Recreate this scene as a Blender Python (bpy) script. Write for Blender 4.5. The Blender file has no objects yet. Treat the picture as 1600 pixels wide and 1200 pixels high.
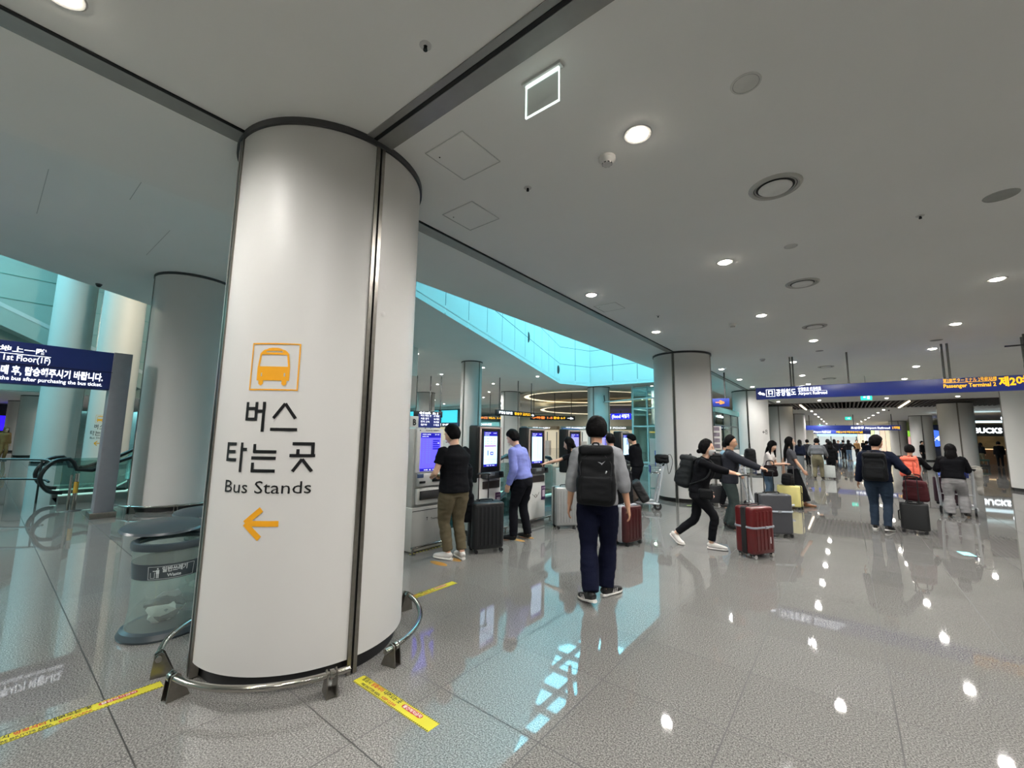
import bpy, bmesh, math, random
import numpy as np
from math import sin, cos, pi, radians as R_, sqrt
from mathutils import Vector, Matrix, noise as mnoise

rnd = random.Random(7)
SC = bpy.context.scene
COL = SC.collection

# ------------------------------------------------------------------ camera
YAW, PITCH, ROLL, FPX = -0.67153, 0.1225, 0.01542, 655.2
fwd = Vector((sin(YAW)*cos(PITCH), cos(YAW)*cos(PITCH), sin(PITCH)))
rgt = Vector((cos(YAW), -sin(YAW), 0))
upv = rgt.cross(fwd)
cr = rgt*cos(ROLL)+upv*sin(ROLL)
cu = -rgt*sin(ROLL)+upv*cos(ROLL)
cam_d = bpy.data.cameras.new('camera')
cam_d.sensor_fit = 'HORIZONTAL'; cam_d.sensor_width = 36.0
cam_d.lens = 36.0*FPX/1600.0
cam_d.clip_start = .05; cam_d.clip_end = 400
cam = bpy.data.objects.new('camera', cam_d); COL.objects.link(cam)
cam.matrix_world = Matrix(((cr.x, cu.x, -fwd.x, 0), (cr.y, cu.y, -fwd.y, 0), (cr.z, cu.z, -fwd.z, 1.6), (0, 0, 0, 1)))
SC.camera = cam

# ------------------------------------------------------------------ world, exposure
W = bpy.data.worlds.new('daylight'); SC.world = W; W.use_nodes = True
bg = W.node_tree.nodes['Background']
bg.inputs[0].default_value = (0.30, 0.85, 1.0, 1); bg.inputs[1].default_value = 9.0
SC.view_settings.view_transform = 'Standard'
SC.view_settings.look = 'None'
SC.view_settings.exposure = 0.0
SC.view_settings.gamma = 1.0
SC.view_settings.use_curve_mapping = False
SC.cycles.max_bounces = 7; SC.cycles.diffuse_bounces = 4; SC.cycles.glossy_bounces = 4
SC.cycles.transmission_bounces = 6; SC.cycles.transparent_max_bounces = 12
SC.cycles.sample_clamp_indirect = 6.0
SC.cycles.caustics_reflective = False; SC.cycles.caustics_refractive = False
SPOT_W = 260.0        # watts of one recessed downlight

def portal(name, loc, sx, sy):
    l = bpy.data.lights.new(name, 'AREA'); l.shape = 'RECTANGLE'; l.size = sx; l.size_y = sy
    l.cycles.is_portal = True
    o = bpy.data.objects.new(name, l); o.location = loc; COL.objects.link(o); return o
portal('skylight_portal', (-9.2, 14, 10.9), 9.0, 21.0)
portal('atrium_portal', (-26, -6, 14.3), 10, 10)

# ------------------------------------------------------------------ materials
def lin(h):
    h = h.lstrip('#'); v = [int(h[i:i+2], 16)/255 for i in (0, 2, 4)]
    return tuple(c/12.92 if c <= .04045 else ((c+.055)/1.055)**2.4 for c in v)
MATS = {}
def P(name, hexc, rough=.5, metal=0.0, var=.06, scale=8.0, bump=0.0, bscale=40.0, spec=.5, coat=0.0, trans=0.0):
    """procedural Principled material: noise varies the colour, optional noise bump"""
    if name in MATS: return MATS[name]
    m = bpy.data.materials.new(name); m.use_nodes = True; nt = m.node_tree; N = nt.nodes
    b = N['Principled BSDF']; b.inputs['Roughness'].default_value = rough; b.inputs['Metallic'].default_value = metal
    b.inputs['Specular IOR Level'].default_value = spec; b.inputs['Coat Weight'].default_value = coat
    b.inputs['Transmission Weight'].default_value = trans
    c = lin(hexc); tc = N.new('ShaderNodeTexCoord'); nz = N.new('ShaderNodeTexNoise')
    nz.inputs['Scale'].default_value = scale; nz.inputs['Detail'].default_value = 3
    rp = N.new('ShaderNodeValToRGB')
    rp.color_ramp.elements[0].position = .3; rp.color_ramp.elements[1].position = .7
    rp.color_ramp.elements[0].color = (*[x*(1-var) for x in c], 1); rp.color_ramp.elements[1].color = (*[min(1, x*(1+var)) for x in c], 1)
    nt.links.new(tc.outputs['Object'], nz.inputs['Vector']); nt.links.new(nz.outputs[0], rp.inputs[0])
    nt.links.new(rp.outputs[0], b.inputs['Base Color'])
    if bump:
        n2 = N.new('ShaderNodeTexNoise'); n2.inputs['Scale'].default_value = bscale; n2.inputs['Detail'].default_value = 4
        bp = N.new('ShaderNodeBump'); bp.inputs['Strength'].default_value = bump; bp.inputs['Distance'].default_value = .01
        nt.links.new(tc.outputs['Object'], n2.inputs['Vector']); nt.links.new(n2.outputs[0], bp.inputs['Height'])
        nt.links.new(bp.outputs[0], b.inputs['Normal'])
    MATS[name] = m; return m
def EM(name, hexc, strength):
    if name in MATS: return MATS[name]
    m = bpy.data.materials.new(name); m.use_nodes = True; nt = m.node_tree
    b = nt.nodes['Principled BSDF']; c = lin(hexc)
    b.inputs['Base Color'].default_value = (*[x*.5 for x in c], 1); b.inputs['Roughness'].default_value = .3
    b.inputs['Emission Color'].default_value = (*c, 1); b.inputs['Emission Strength'].default_value = strength
    MATS[name] = m; return m
def GL(name, hexc, refl=.12, rough=.02, opac=.0):
    """thin pane: tinted see-through with a mirror share that grows at grazing angles"""
    if name in MATS: return MATS[name]
    m = bpy.data.materials.new(name); m.use_nodes = True; nt = m.node_tree; N = nt.nodes
    N.remove(N['Principled BSDF']); out = N['Material Output']
    t = N.new('ShaderNodeBsdfTransparent'); t.inputs[0].default_value = (*lin(hexc), 1)
    g = N.new('ShaderNodeBsdfGlossy'); g.inputs[1].default_value = rough; g.inputs[0].default_value = (.9, .97, .97, 1)
    lw = N.new('ShaderNodeLayerWeight'); lw.inputs[0].default_value = .35
    mp = N.new('ShaderNodeMapRange'); mp.inputs[3].default_value = refl*.4; mp.inputs[4].default_value = min(.9, refl*4)
    mx = N.new('ShaderNodeMixShader')
    nt.links.new(lw.outputs['Fresnel'], mp.inputs[0]); nt.links.new(mp.outputs[0], mx.inputs[0])
    nt.links.new(t.outputs[0], mx.inputs[1]); nt.links.new(g.outputs[0], mx.inputs[2])
    last = mx
    if opac:
        d = N.new('ShaderNodeBsdfDiffuse'); d.inputs[0].default_value = (*lin(hexc), 1)
        m2 = N.new('ShaderNodeMixShader'); m2.inputs[0].default_value = opac
        nt.links.new(mx.outputs[0], m2.inputs[1]); nt.links.new(d.outputs[0], m2.inputs[2]); last = m2
    nt.links.new(last.outputs[0], out.inputs[0])
    MATS[name] = m; return m

def granite_floor():
    m = bpy.data.materials.new('polished_granite'); m.use_nodes = True; nt = m.node_tree; N = nt.nodes; L = nt.links.new
    b = N['Principled BSDF']
    tc = N.new('ShaderNodeTexCoord'); sp = N.new('ShaderNodeSeparateXYZ'); L(tc.outputs['Object'], sp.inputs[0])
    def M(op, a, c=None):
        n = N.new('ShaderNodeMath'); n.operation = op
        for i, v in enumerate((a, c)):
            if v is None: continue
            if isinstance(v, (int, float)): n.inputs[i].default_value = v
            else: L(v, n.inputs[i])
        return n.outputs[0]
    dx = M('PINGPONG', M('ADD', sp.outputs[0], 2.125+75), .375)
    yy = M('ADD', sp.outputs[1], -2.0)
    cut = M('MULTIPLY', M('LESS_THAN', yy, -.01), -.117)
    dy = M('PINGPONG', M('ADD', M('ADD', yy, cut), 74.2), .371)
    jn = M('LESS_THAN', M('MINIMUM', dx, dy), .0037)
    # grains
    v1 = N.new('ShaderNodeTexNoise'); v1.inputs['Scale'].default_value = 115; v1.inputs['Detail'].default_value = 2.5; v1.inputs['Roughness'].default_value = .7
    L(tc.outputs['Object'], v1.inputs['Vector'])
    rp = N.new('ShaderNodeValToRGB'); e = rp.color_ramp.elements
    e[0].position = .36; e[0].color = (.078, .076, .072, 1); e[1].position = .64; e[1].color = (.300, .294, .280, 1)
    e2 = rp.color_ramp.elements.new(.5); e2.color = (.168, .165, .157, 1)
    L(v1.outputs[0], rp.inputs[0])
    # tile-to-tile tone
    fx = M('FLOOR', M('DIVIDE', M('ADD', sp.outputs[0], 2.125+75), .75)); fy = M('FLOOR', M('DIVIDE', M('ADD', M('ADD', yy, cut), 74.2), .742))
    cb = N.new('ShaderNodeCombineXYZ'); L(fx, cb.inputs[0]); L(fy, cb.inputs[1])
    wn = N.new('ShaderNodeTexWhiteNoise'); L(cb.outputs[0], wn.inputs['Vector'])
    tone = M('ADD', M('MULTIPLY', wn.outputs['Value'], .10), .95)
    mt = N.new('ShaderNodeMix'); mt.data_type = 'RGBA'; mt.blend_type = 'MULTIPLY'; mt.inputs[0].default_value = 1
    L(rp.outputs[0], mt.inputs[6]); L(tone, mt.inputs[7])
    mj = N.new('ShaderNodeMix'); mj.data_type = 'RGBA'; L(jn, mj.inputs[0]); L(mt.outputs[2], mj.inputs[6]); mj.inputs[7].default_value = (.03, .03, .028, 1)
    L(mj.outputs[2], b.inputs['Base Color'])
    sm = N.new('ShaderNodeTexNoise'); sm.inputs['Scale'].default_value = 1.7; sm.inputs['Detail'].default_value = 4; L(tc.outputs['Object'], sm.inputs['Vector'])
    rr = N.new('ShaderNodeMapRange'); rr.inputs[3].default_value = .014; rr.inputs[4].default_value = .045; L(sm.outputs[0], rr.inputs[0])
    L(M('ADD', rr.outputs[0], M('MULTIPLY', jn, .5)), b.inputs['Roughness'])
    b.inputs['IOR'].default_value = 1.62
    return m

# ------------------------------------------------------------------ mesh helpers
class MB:
    def __init__(s): s.v = []; s.f = []; s.m = []
    def add(s, v, f, mi=0, M=None):
        o = len(s.v)
        if M is not None: v = [M @ Vector(p) for p in v]
        s.v += [tuple(p) for p in v]; s.f += [tuple(i+o for i in q) for q in f]; s.m += [mi]*len(f); return s
    def box(s, c, d, rz=0, mi=0, bev=0, M=None):
        x, y, z = d[0]/2, d[1]/2, d[2]/2
        if bev:
            bm = bmesh.new(); bmesh.ops.create_cube(bm, size=1)
            for q in bm.verts: q.co = Vector((q.co.x*d[0], q.co.y*d[1], q.co.z*d[2]))
            bmesh.ops.bevel(bm, geom=bm.edges[:], offset=bev, segments=2, affect='EDGES', profile=.5)
            bm.verts.index_update(); v = [q.co.copy() for q in bm.verts]; f = [[a.index for a in q.verts] for q in bm.faces]; bm.free()
        else:
            v = [Vector((i*x, j*y, k*z)) for k in (-1, 1) for j in (-1, 1) for i in (-1, 1)]
            f = [(0, 2, 3, 1), (4, 5, 7, 6), (0, 1, 5, 4), (2, 6, 7, 3), (0, 4, 6, 2), (1, 3, 7, 5)]
        T = Matrix.Translation(c) @ Matrix.Rotation(rz, 4, 'Z')
        if M is not None: T = M @ T
        return s.add(v, f, mi, T)
    def tube(s, P, r, lat=None, n=12, sub=0, mi=0, e=1.0, closed=False, cap=True):
        """skin along a path; r: list of radius or (lateral, other); e<1 squarer section"""
        P = [np.array(p, float) for p in P]
        if not isinstance(r, (list, tuple)): r = [r]*len(P)
        r = [np.array(q if isinstance(q, (list, tuple)) else (q, q), float) for q in r]
        if sub and len(P) > 2:
            Q = []; S = []
            for i in range(len(P)-1):
                p0 = P[max(i-1, 0)]; p1 = P[i]; p2 = P[i+1]; p3 = P[min(i+2, len(P)-1)]
                a0 = r[max(i-1, 0)]; a1 = r[i]; a2 = r[i+1]; a3 = r[min(i+2, len(P)-1)]
                for k in range(sub):
                    t = k/sub
                    h = lambda a, b, c, d: .5*(2*b+(c-a)*t+(2*a-5*b+4*c-d)*t*t+(3*b-a-3*c+d)*t**3)
                    Q.append(h(p0, p1, p2, p3)); S.append(np.maximum(h(a0, a1, a2, a3), .0005))
            Q.append(P[-1]); S.append(r[-1]); P, r = Q, S
        m = len(P); V = []; prev = None
        for i in range(m):
            if closed: t = P[(i+1) % m]-P[i-1]
            else: t = P[min(i+1, m-1)]-P[max(i-1, 0)]
            t = t/(np.linalg.norm(t)+1e-9)
            if lat is not None: l = np.array(lat[i*(len(lat)-1)//max(m-1, 1)] if isinstance(lat, list) else lat, float)
            elif prev is not None: l = prev
            else:
                l = np.cross(t, (0, 0, 1.0))
                if np.linalg.norm(l) < .2: l = np.array((1.0, 0, 0))
            l = l-t*(l@t); l /= (np.linalg.norm(l)+1e-9); prev = l; b = np.cross(t, l)
            for k in range(n):
                a = 2*pi*k/n; c, q = cos(a), sin(a)
                c = math.copysign(abs(c)**e, c); q = math.copysign(abs(q)**e, q)
                V.append(P[i]+l*(c*r[i][0])+b*(q*r[i][1]))
        F = []
        for i in range(m if closed else m-1):
            j = (i+1) % m
            for k in range(n):
                k2 = (k+1) % n; F.append((i*n+k, i*n+k2, j*n+k2, j*n+k))
        if cap and not closed:
            F.append(tuple(range(n))[::-1]); F.append(tuple((m-1)*n+k for k in range(n)))
        return s.add(V, F, mi)
    def cyl(s, c, r, h, n=24, mi=0, r2=None, axis=(0, 0, 1)):
        a = Vector(axis).normalized(); c = Vector(c)
        return s.tube([c, c+a*h], [r, r if r2 is None else r2], n=n, mi=mi, lat=tuple(a.orthogonal()))
    def lathe(s, prof, c=(0, 0, 0), n=32, mi=0, a0=0, a1=2*pi, closed=False):
        full = abs(a1-a0-2*pi) < 1e-6; k = n if full else n+1; V = []
        for i in range(k):
            a = a0+(a1-a0)*i/n
            for q in prof: V.append((c[0]+q[0]*cos(a), c[1]+q[0]*sin(a), c[2]+q[1]))
        m = len(prof); F = []
        for i in range(n):
            j = (i+1) % k
            for q in range(m if closed else m-1):
                w = (q+1) % m; F.append((i*m+q, j*m+q, j*m+w, i*m+w))
        return s.add(V, F, mi)
    def ell(s, c, r, n=16, k=10, mi=0, M=None):
        V = []; F = []
        for i in range(k+1):
            t = pi*i/k
            for j in range(n):
                a = 2*pi*j/n; V.append(Vector((r[0]*sin(t)*cos(a), r[1]*sin(t)*sin(a), r[2]*cos(t))))
        for i in range(k):
            for j in range(n):
                j2 = (j+1) % n; F.append((i*n+j, (i+1)*n+j, (i+1)*n+j2, i*n+j2))
        T = Matrix.Translation(c)
        if M is not None: T = T @ M
        return s.add(V, F, mi, T)
    def prism(s, poly, z0, z1, mi=0, M=None):
        n = len(poly); V = [(p[0], p[1], z0) for p in poly]+[(p[0], p[1], z1) for p in poly]
        F = [tuple(range(n))[::-1], tuple(range(n, 2*n))]+[(i, (i+1) % n, (i+1) % n+n, i+n) for i in range(n)]
        return s.add(V, F, mi, M)
    def rbox(s, c, d, rc, re, mi=0, M=None, nseg=4, taper=0):
        """box with corner radius rc in plan and edge radius re top and bottom"""
        V = []; F = []; hz = d[2]/2; prof = []
        for i in range(4): a = pi/2*i/3; prof.append((re*(1-sin(a)), -hz+re*(1-cos(a))))
        prof += [(q[0], -q[1]) for q in prof[::-1]]
        for ins, z in prof:
            k = 1-taper*(z/hz)
            x, y = d[0]/2*k-ins, d[1]/2*k-ins; q = max(.002, rc-ins*.6); q = min(q, x*.98, y*.98)
            for qx, qy, a0 in ((1, 1, 0), (-1, 1, pi/2), (-1, -1, pi), (1, -1, 1.5*pi)):
                for t in range(nseg+1):
                    a = a0+pi/2*t/nseg; V.append((qx*(x-q)+q*cos(a), qy*(y-q)+q*sin(a), z))
        n = 4*(nseg+1)
        for i in range(len(prof)-1):
            for k in range(n): F.append((i*n+k, i*n+(k+1) % n, (i+1)*n+(k+1) % n, (i+1)*n+k))
        F.append(tuple(range(n))[::-1]); F.append(tuple((len(prof)-1)*n+k for k in range(n)))
        T = Matrix.Translation(c)
        if M is not None: T = M @ T
        return s.add(V, F, mi, T)
    def mesh(s, name, mats, smooth=True, ang=35):
        me = bpy.data.meshes.new(name); me.from_pydata(s.v, [], s.f)
        for q in (mats if isinstance(mats, (list, tuple)) else [mats]): me.materials.append(q)
        if any(s.m): me.polygons.foreach_set('material_index', s.m)
        bm = bmesh.new(); bm.from_mesh(me); bmesh.ops.recalc_face_normals(bm, faces=bm.faces[:]); bm.to_mesh(me); bm.free()
        if smooth:
            me.shade_smooth()
            try: me.set_sharp_from_angle(angle=R_(ang))
            except Exception: pass
        me.update(); return me
    def build(s, name, mats, parent=None, smooth=True, ang=35, loc=None):
        o = bpy.data.objects.new(name, s.mesh(name, mats, smooth, ang)); COL.objects.link(o)
        if parent is not None: o.parent = parent
        if loc is not None: o.location = loc
        return o
def tag(o, label=None, cat=None, group=None, kind=None):
    if label: o['label'] = label
    if cat: o['category'] = cat
    if group: o['group'] = group
    if kind: o['kind'] = kind
    return o
def thing(name, label, cat, loc=(0, 0, 0), rz=0, group=None):
    o = bpy.data.objects.new(name, None); COL.objects.link(o); o.empty_display_size = .1
    o.location = loc; o.rotation_euler = (0, 0, rz); return tag(o, label, cat, group)
def struct(name, mb, mats, smooth=False):
    return tag(mb.build(name, mats, smooth=smooth), kind='structure')
def dup(root, loc, rz=None, label=None):
    r = root.copy(); COL.objects.link(r); r.location = loc
    if rz is not None: r.rotation_euler = (0, 0, rz)
    if label: r['label'] = label
    for ch in list(root.children):
        c = ch.copy(); COL.objects.link(c); c.parent = r
        for g in list(ch.children):
            d = g.copy(); COL.objects.link(d); d.parent = c
    return r
_TX = {}
def text_flat(s, bold=0.0):
    """outline of a line of text, cap height about 1, from x=0"""
    if (s, bold) in _TX: return _TX[(s, bold)]
    cu_ = bpy.data.curves.new('line', 'FONT'); cu_.body = s; cu_.size = 1.37; cu_.offset = bold; cu_.resolution_u = 2
    o = bpy.data.objects.new('line', cu_); COL.objects.link(o)
    dg = bpy.context.evaluated_depsgraph_get(); dg.update()
    me = bpy.data.meshes.new_from_object(o.evaluated_get(dg))
    v = [tuple(q.co) for q in me.vertices]; f = [tuple(p.vertices) for p in me.polygons]
    bpy.data.objects.remove(o); bpy.data.curves.remove(cu_); bpy.data.meshes.remove(me)
    x0 = min(p[0] for p in v); w = max(p[0] for p in v)-x0
    _TX[(s, bold)] = ([(p[0]-x0, p[1]) for p in v], f, w); return _TX[(s, bold)]
def put_text(mb, s, org, xd, yd, h, width=None, bold=.02, mi=0, align='l', off=.003):
    v, f, w = text_flat(s, bold); sx = h if width is None else width/w
    xd, yd, org = Vector(xd), Vector(yd), Vector(org); n = xd.cross(yd)*off
    sh = {'l': 0, 'c': -w*sx/2, 'r': -w*sx}[align]
    return mb.add([org+n+xd*(p[0]*sx+sh)+yd*(p[1]*h) for p in v], f, mi)
def put_rect(mb, org, xd, yd, x0, y0, x1, y1, mi=0, off=.003):
    xd, yd, org = Vector(xd), Vector(yd), Vector(org); n = xd.cross(yd)*off
    return mb.add([org+n+xd*x+yd*y for x, y in ((x0, y0), (x1, y0), (x1, y1), (x0, y1))], [(0, 1, 2, 3)], mi)
def put_poly(mb, org, xd, yd, pts, mi=0, off=.003):
    xd, yd, org = Vector(xd), Vector(yd), Vector(org); n = xd.cross(yd)*off
    return mb.add([org+n+xd*x+yd*y for x, y in pts], [tuple(range(len(pts)))], mi)
# ================================================================== materials in use
M_floor = granite_floor()
M_ceil = P('painted_ceiling', '#f7f7f2', .75, var=.02, scale=.6)
M_white = P('white_cladding_panel', '#cbcac7', .46, var=.015, scale=1.2, bump=.03, bscale=3)
M_well = P('white_well_panel', '#dfe6e4', .5, var=.02, scale=.8)
M_steel = P('brushed_steel', '#8f8b84', .28, 1.0, var=.08, scale=30)
M_chrome = P('polished_steel', '#b9b5ae', .14, 1.0, var=.05, scale=12)
M_dark = P('dark_grey_paint', '#3b3c3d', .5, var=.06)
M_black = P('black_plastic', '#0d0e10', .38, var=.1, scale=20)
M_gap = P('black_gap', '#060606', .8)
M_teal = P('teal_lit_wall', '#a6b0a8', .6, var=.05, scale=.7)  # teal of the atrium daylight mixed into the wall colour
M_navy = P('navy_sign_face', '#22358a', .4, var=.03)
M_signgrey = P('grey_sign_metal', '#7d8088', .4, .2, var=.04)
M_txtw = EM('lit_white_lettering', '#f6faff', 1.6)
M_txty = EM('lit_yellow_lettering', '#ffbe1e', 1.3)
M_yel = P('yellow_tape', '#bdb52e', .45, var=.05)
M_blk = P('black_print', '#101113', .5)
M_red = P('red_print', '#a6242c', .5)
M_orange = P('orange_vinyl', '#e7a21d', .4, var=.03)
M_vinyl = P('black_vinyl', '#141517', .35)
M_navyem = EM('backlit_navy_sign', '#2b3f96', .55)
M_glass = GL('clear_glass', '#d8efea', .14)
M_glassg = GL('green_tinted_glass', '#dcebe7', .2)
M_rubber = P('black_rubber', '#15171a', .45, var=.08)
M_lens = EM('downlight_lens', '#fff6e6', 55.0)

# ================================================================== floor, with the pit of the descending escalator
H = 3.85; H2 = 4.9
PX0, PX1, PY0, PY1 = -7.4, -5.45, 5.0, 9.2
mb = MB()
for x0, x1, y0, y1 in ((-64, PX0, -14, 132), (PX1, 15, -14, 132), (PX0, PX1, -14, PY0), (PX0, PX1, PY1, 132)):
    mb.box(((x0+x1)/2, (y0+y1)/2, -.1), (x1-x0, y1-y0, .2))
struct('floor', mb, M_floor)
M_pit = P('escalator_pit_lining', '#6d7876', .5)
mb = MB()
mb.box((PX0-.02, (PY0+PY1)/2, -1.2), (.04, PY1-PY0, 2)); mb.box((PX1+.02, (PY0+PY1)/2, -1.2), (.04, PY1-PY0, 2))
mb.box(((PX0+PX1)/2, PY0-.02, -1.2), (PX1-PX0, .04, 2)); mb.box(((PX0+PX1)/2, (PY0+PY1)/2, -2.2), (PX1-PX0, PY1-PY0, .04))
struct('trim_1', mb, M_pit)

# ================================================================== ceilings
mb = MB()
mb.box(((-4.85+15)/2, (-14+31.2)/2, H+.1), (19.85, 45.2, .2))
mb.box(((-4.85+15)/2, (37.9+132)/2, H+.1), (19.85, 94.1, .2))
struct('ceiling', mb, M_ceil)
HOLE = [(-6.75, 3.2), (-13.7, 22.0), (-12.8, 24.25), (-4.85, 24.25), (-4.85, 3.2)]
mb = MB()
mb.prism([(-4.85, -11.15), (-4.85, 3.2), (-6.75, 3.2), (-13.7, 22), (-12.8, 24.25), (-4.85, 24.25), (-4.85, 60), (-62, 60), (-62, 9), (-18.85, 9)], H2, H2+.2)
mb.box((-4.88, -4.3, (H+H2)/2+.1), (.06, 15, H2-H+.2)); mb.box((-4.88, 42, (H+H2)/2+.1), (.06, 36, H2-H+.2))
struct('ceiling_raised', mb, M_ceil)
# hairline joints in the raised ceiling by the big column
mb = MB()
for a, b in (((-7.8, .2), (-9.6, .2)), ((-6.6, 1.0), (-7.9, 1.0)), ((-8.6, 1.62), (-10.2, 1.62)), ((-6.6, 1.0), (-6.6, 2.4))):
    d = (b[0]-a[0], b[1]-a[1]); mb.box(((a[0]+b[0])/2, (a[1]+b[1])/2, H2-.001), (max(abs(d[0]), .007), max(abs(d[1]), .007), .004))
struct('trim_2', mb, P('ceiling_joint', '#c3c4bf', .8))
# steel bottom bars of the fire shutters, sitting in their ceiling slots
mb = MB(); g = MB()
for y0, y1 in ((-14, 1.06), (2.44, 11.05), (12.5, 21.7), (23.1, 31.2)):
    mb.box((-3.50, (y0+y1)/2, H-.004), (.15, y1-y0, .02)); g.box((-3.415, (y0+y1)/2, H-.004), (.022, y1-y0, .016))
mb.box(((-2.70+15)/2, 1.735, H-.004), (17.7, .13, .02)); g.box(((-2.70+15)/2, 1.655, H-.004), (17.7, .026, .016))
mb.box(((-2.70+15)/2, 1.615, H-.002), (17.7, .05, .012))
struct('trim_3', mb, P('shutter_plate', '#8d8d89', .35, .35)); struct('trim_4', g, M_gap)
# brown slatted soffit across the concourse
M_slat = P('dark_brown_slat', '#3a2f2a', .6)
mb = MB()
for i in range(60):
    x = -4.7+i*.2
    if x < 7.4: mb.box((x, 34.55, H+.06), (.07, 6.7, .12))
struct('ceiling_slats', mb, M_slat)
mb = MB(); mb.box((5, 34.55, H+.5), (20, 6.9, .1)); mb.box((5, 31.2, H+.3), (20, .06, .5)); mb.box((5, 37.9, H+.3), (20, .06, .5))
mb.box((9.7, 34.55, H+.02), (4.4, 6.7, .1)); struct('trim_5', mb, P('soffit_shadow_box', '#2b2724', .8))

# ================================================================== skylight well
mb = MB(); bk = MB()
ZT = 10.4
def panel_wall(a, b, z0, z1, w=1.5, h=1.05):
    a, b = Vector((a[0], a[1], 0)), Vector((b[0], b[1], 0)); L = (b-a).length; d = (b-a)/L
    n = max(1, round(L/w)); k = max(1, round((z1-z0-.172)/h)); hh = (z1-z0-.172)/k
    nn = Vector((-d.y, d.x, 0))
    for i in range(n):
        for j in range(-1, k):
            za, zb = (z0, z0+.15) if j < 0 else (z0+.172+j*hh, z0+.172+(j+1)*hh-.024)
            p, q = a+d*(L*i/n)-nn*.012, a+d*(L*(i+1)/n-.028)-nn*.012
            v = [(p.x, p.y, za), (q.x, q.y, za), (q.x, q.y, zb), (p.x, p.y, zb)]
            mb.add(v, [(0, 1, 2, 3)])
    p, q = a+nn*.03-d*.08, b+nn*.03+d*.08
    bk.add([(p.x, p.y, z0+.07), (q.x, q.y, z0+.07), (q.x, q.y, z1), (p.x, p.y, z1)], [(0, 1, 2, 3)])
for i in range(5):
    a, b = HOLE[i], HOLE[(i+1) % 5]
    panel_wall(a, b, H if i == 3 else H2-.06, ZT)
struct('wall_skylight_well', mb, M_well); struct('wall_well_backing', bk, P('well_joint', '#2f5f66', .8))
mb = MB()
for i in range(8):
    x = -14.2+i*1.35; mb.box((x, 13.7, ZT+.1), (.16, 22.5, .22))
for i in range(15):
    y = 2.6+i*1.58; mb.box((-9.4, y, ZT+.1), (10.4, .16, .22))
fr = struct('window_1', mb, P('skylight_frame', '#5e7f82', .5))
pn = MB().add([(-14.4, 2.4, ZT+.22), (-4.3, 2.4, ZT+.22), (-4.3, 25, ZT+.22), (-14.4, 25, ZT+.22)], [(0, 1, 2, 3)]).build('pane', GL('skylight_glass', '#e6fbff', .05), fr)
bk = MB()   # small dark dampers set in the well wall
for (x, y, z) in ((-11.2, 15.2, 6.1), (-13.4, 21.3, 5.6)):
    o = MB().lathe([(0, .02), (.1, .02), (.13, 0), (.13, -.02)], n=20).build('wall_vent', M_dark)
    o.matrix_world = Matrix.Translation((x+.03, y, z)) @ Matrix.Rotation(-R_(20), 4, 'Z') @ Matrix.Rotation(pi/2, 4, 'Y') @ Matrix.Diagonal((2.0, .7, 1, 1))
    tag(o, 'small dark oval vent in the cyan skylight wall, '+('half way along it' if y < 20 else 'near the far corner'), 'vent')

# ================================================================== left atrium and enclosing walls
mb = MB()
mb.box((-33.2, -3, 9.0), (.3, 26, 11))
mb.box((-17, -11.6, 9.6), (34, .3, 9.6)); mb.box((-25, 9.15, 9.6), (16.5, .3, 9.6))
o = struct('wall_atrium', mb, M_teal)
mb = MB()
for i in range(8): mb.box((-33.03, -3, 4.4+i*1.25), (.02, 26, .02))
struct('trim_6', mb, P('teal_wall_joint', '#6a9b8e', .7))
mb = MB()
d = (Vector((-11.9, -10.9, 14.4)))
for p in [(-10.8, -3.0), ]: pass
e0, e1 = Vector((-4.85, -11.15, 0)), Vector((-18.85, 9, 0)); dd = (e1-e0).normalized(); nn = Vector((dd.y, -dd.x, 0))
mb.add([(e0.x, e0.y, H2), (e1.x, e1.y, H2), (e1.x, e1.y, 14.4), (e0.x, e0.y, 14.4)], [(0, 1, 2, 3)])
struct('wall_atrium_slant', mb, M_teal)
mb = MB()     # unseen atrium roof, its skylight opening sized and moved to tune the daylight
mb.box((-12.5, -1, 14.5), (17, 26, .2)); mb.box((-32.5, -1, 14.5), (3, 26, .2)); mb.box((-26, -12.5, 14.5), (10, 3, .2)); mb.box((-26, 5.5, 14.5), (10, 13, .2)); mb.box((-19, -12.7, 4.98), (29, 2.6, .2))
struct('ceiling_atrium', mb, M_ceil)
mb = MB(); mb.box((-48, -2, 3.55), (29.5, 24, .2)); struct('ceiling_far_left', mb, M_ceil)
M_wallw = P('pale_wall', '#ecebe4', .6, var=.03)
for nm, c, d in (('wall_left', (-63, 20, 3), (.3, 80, 6.4)), ('wall_back', (-24, -14.1, 2.5), (80, .3, 5.4)), ('wall_right', (15.1, 59, 2), (.3, 148, 4.2)), ('wall_hall_left', (-4.95, 96, 2.2), (.3, 73, 4.6)), ('wall_shop_side', (10.5, 74.5, 2), (9.4, .3, 4.2)),
                 ('wall_end', (5, 108, 2), (20, .3, 4.4)), ('wall_far', (-33, 60.1, 2.6), (60, .3, 5.4))):
    struct(nm, MB().box(c, d), M_wallw)
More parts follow.
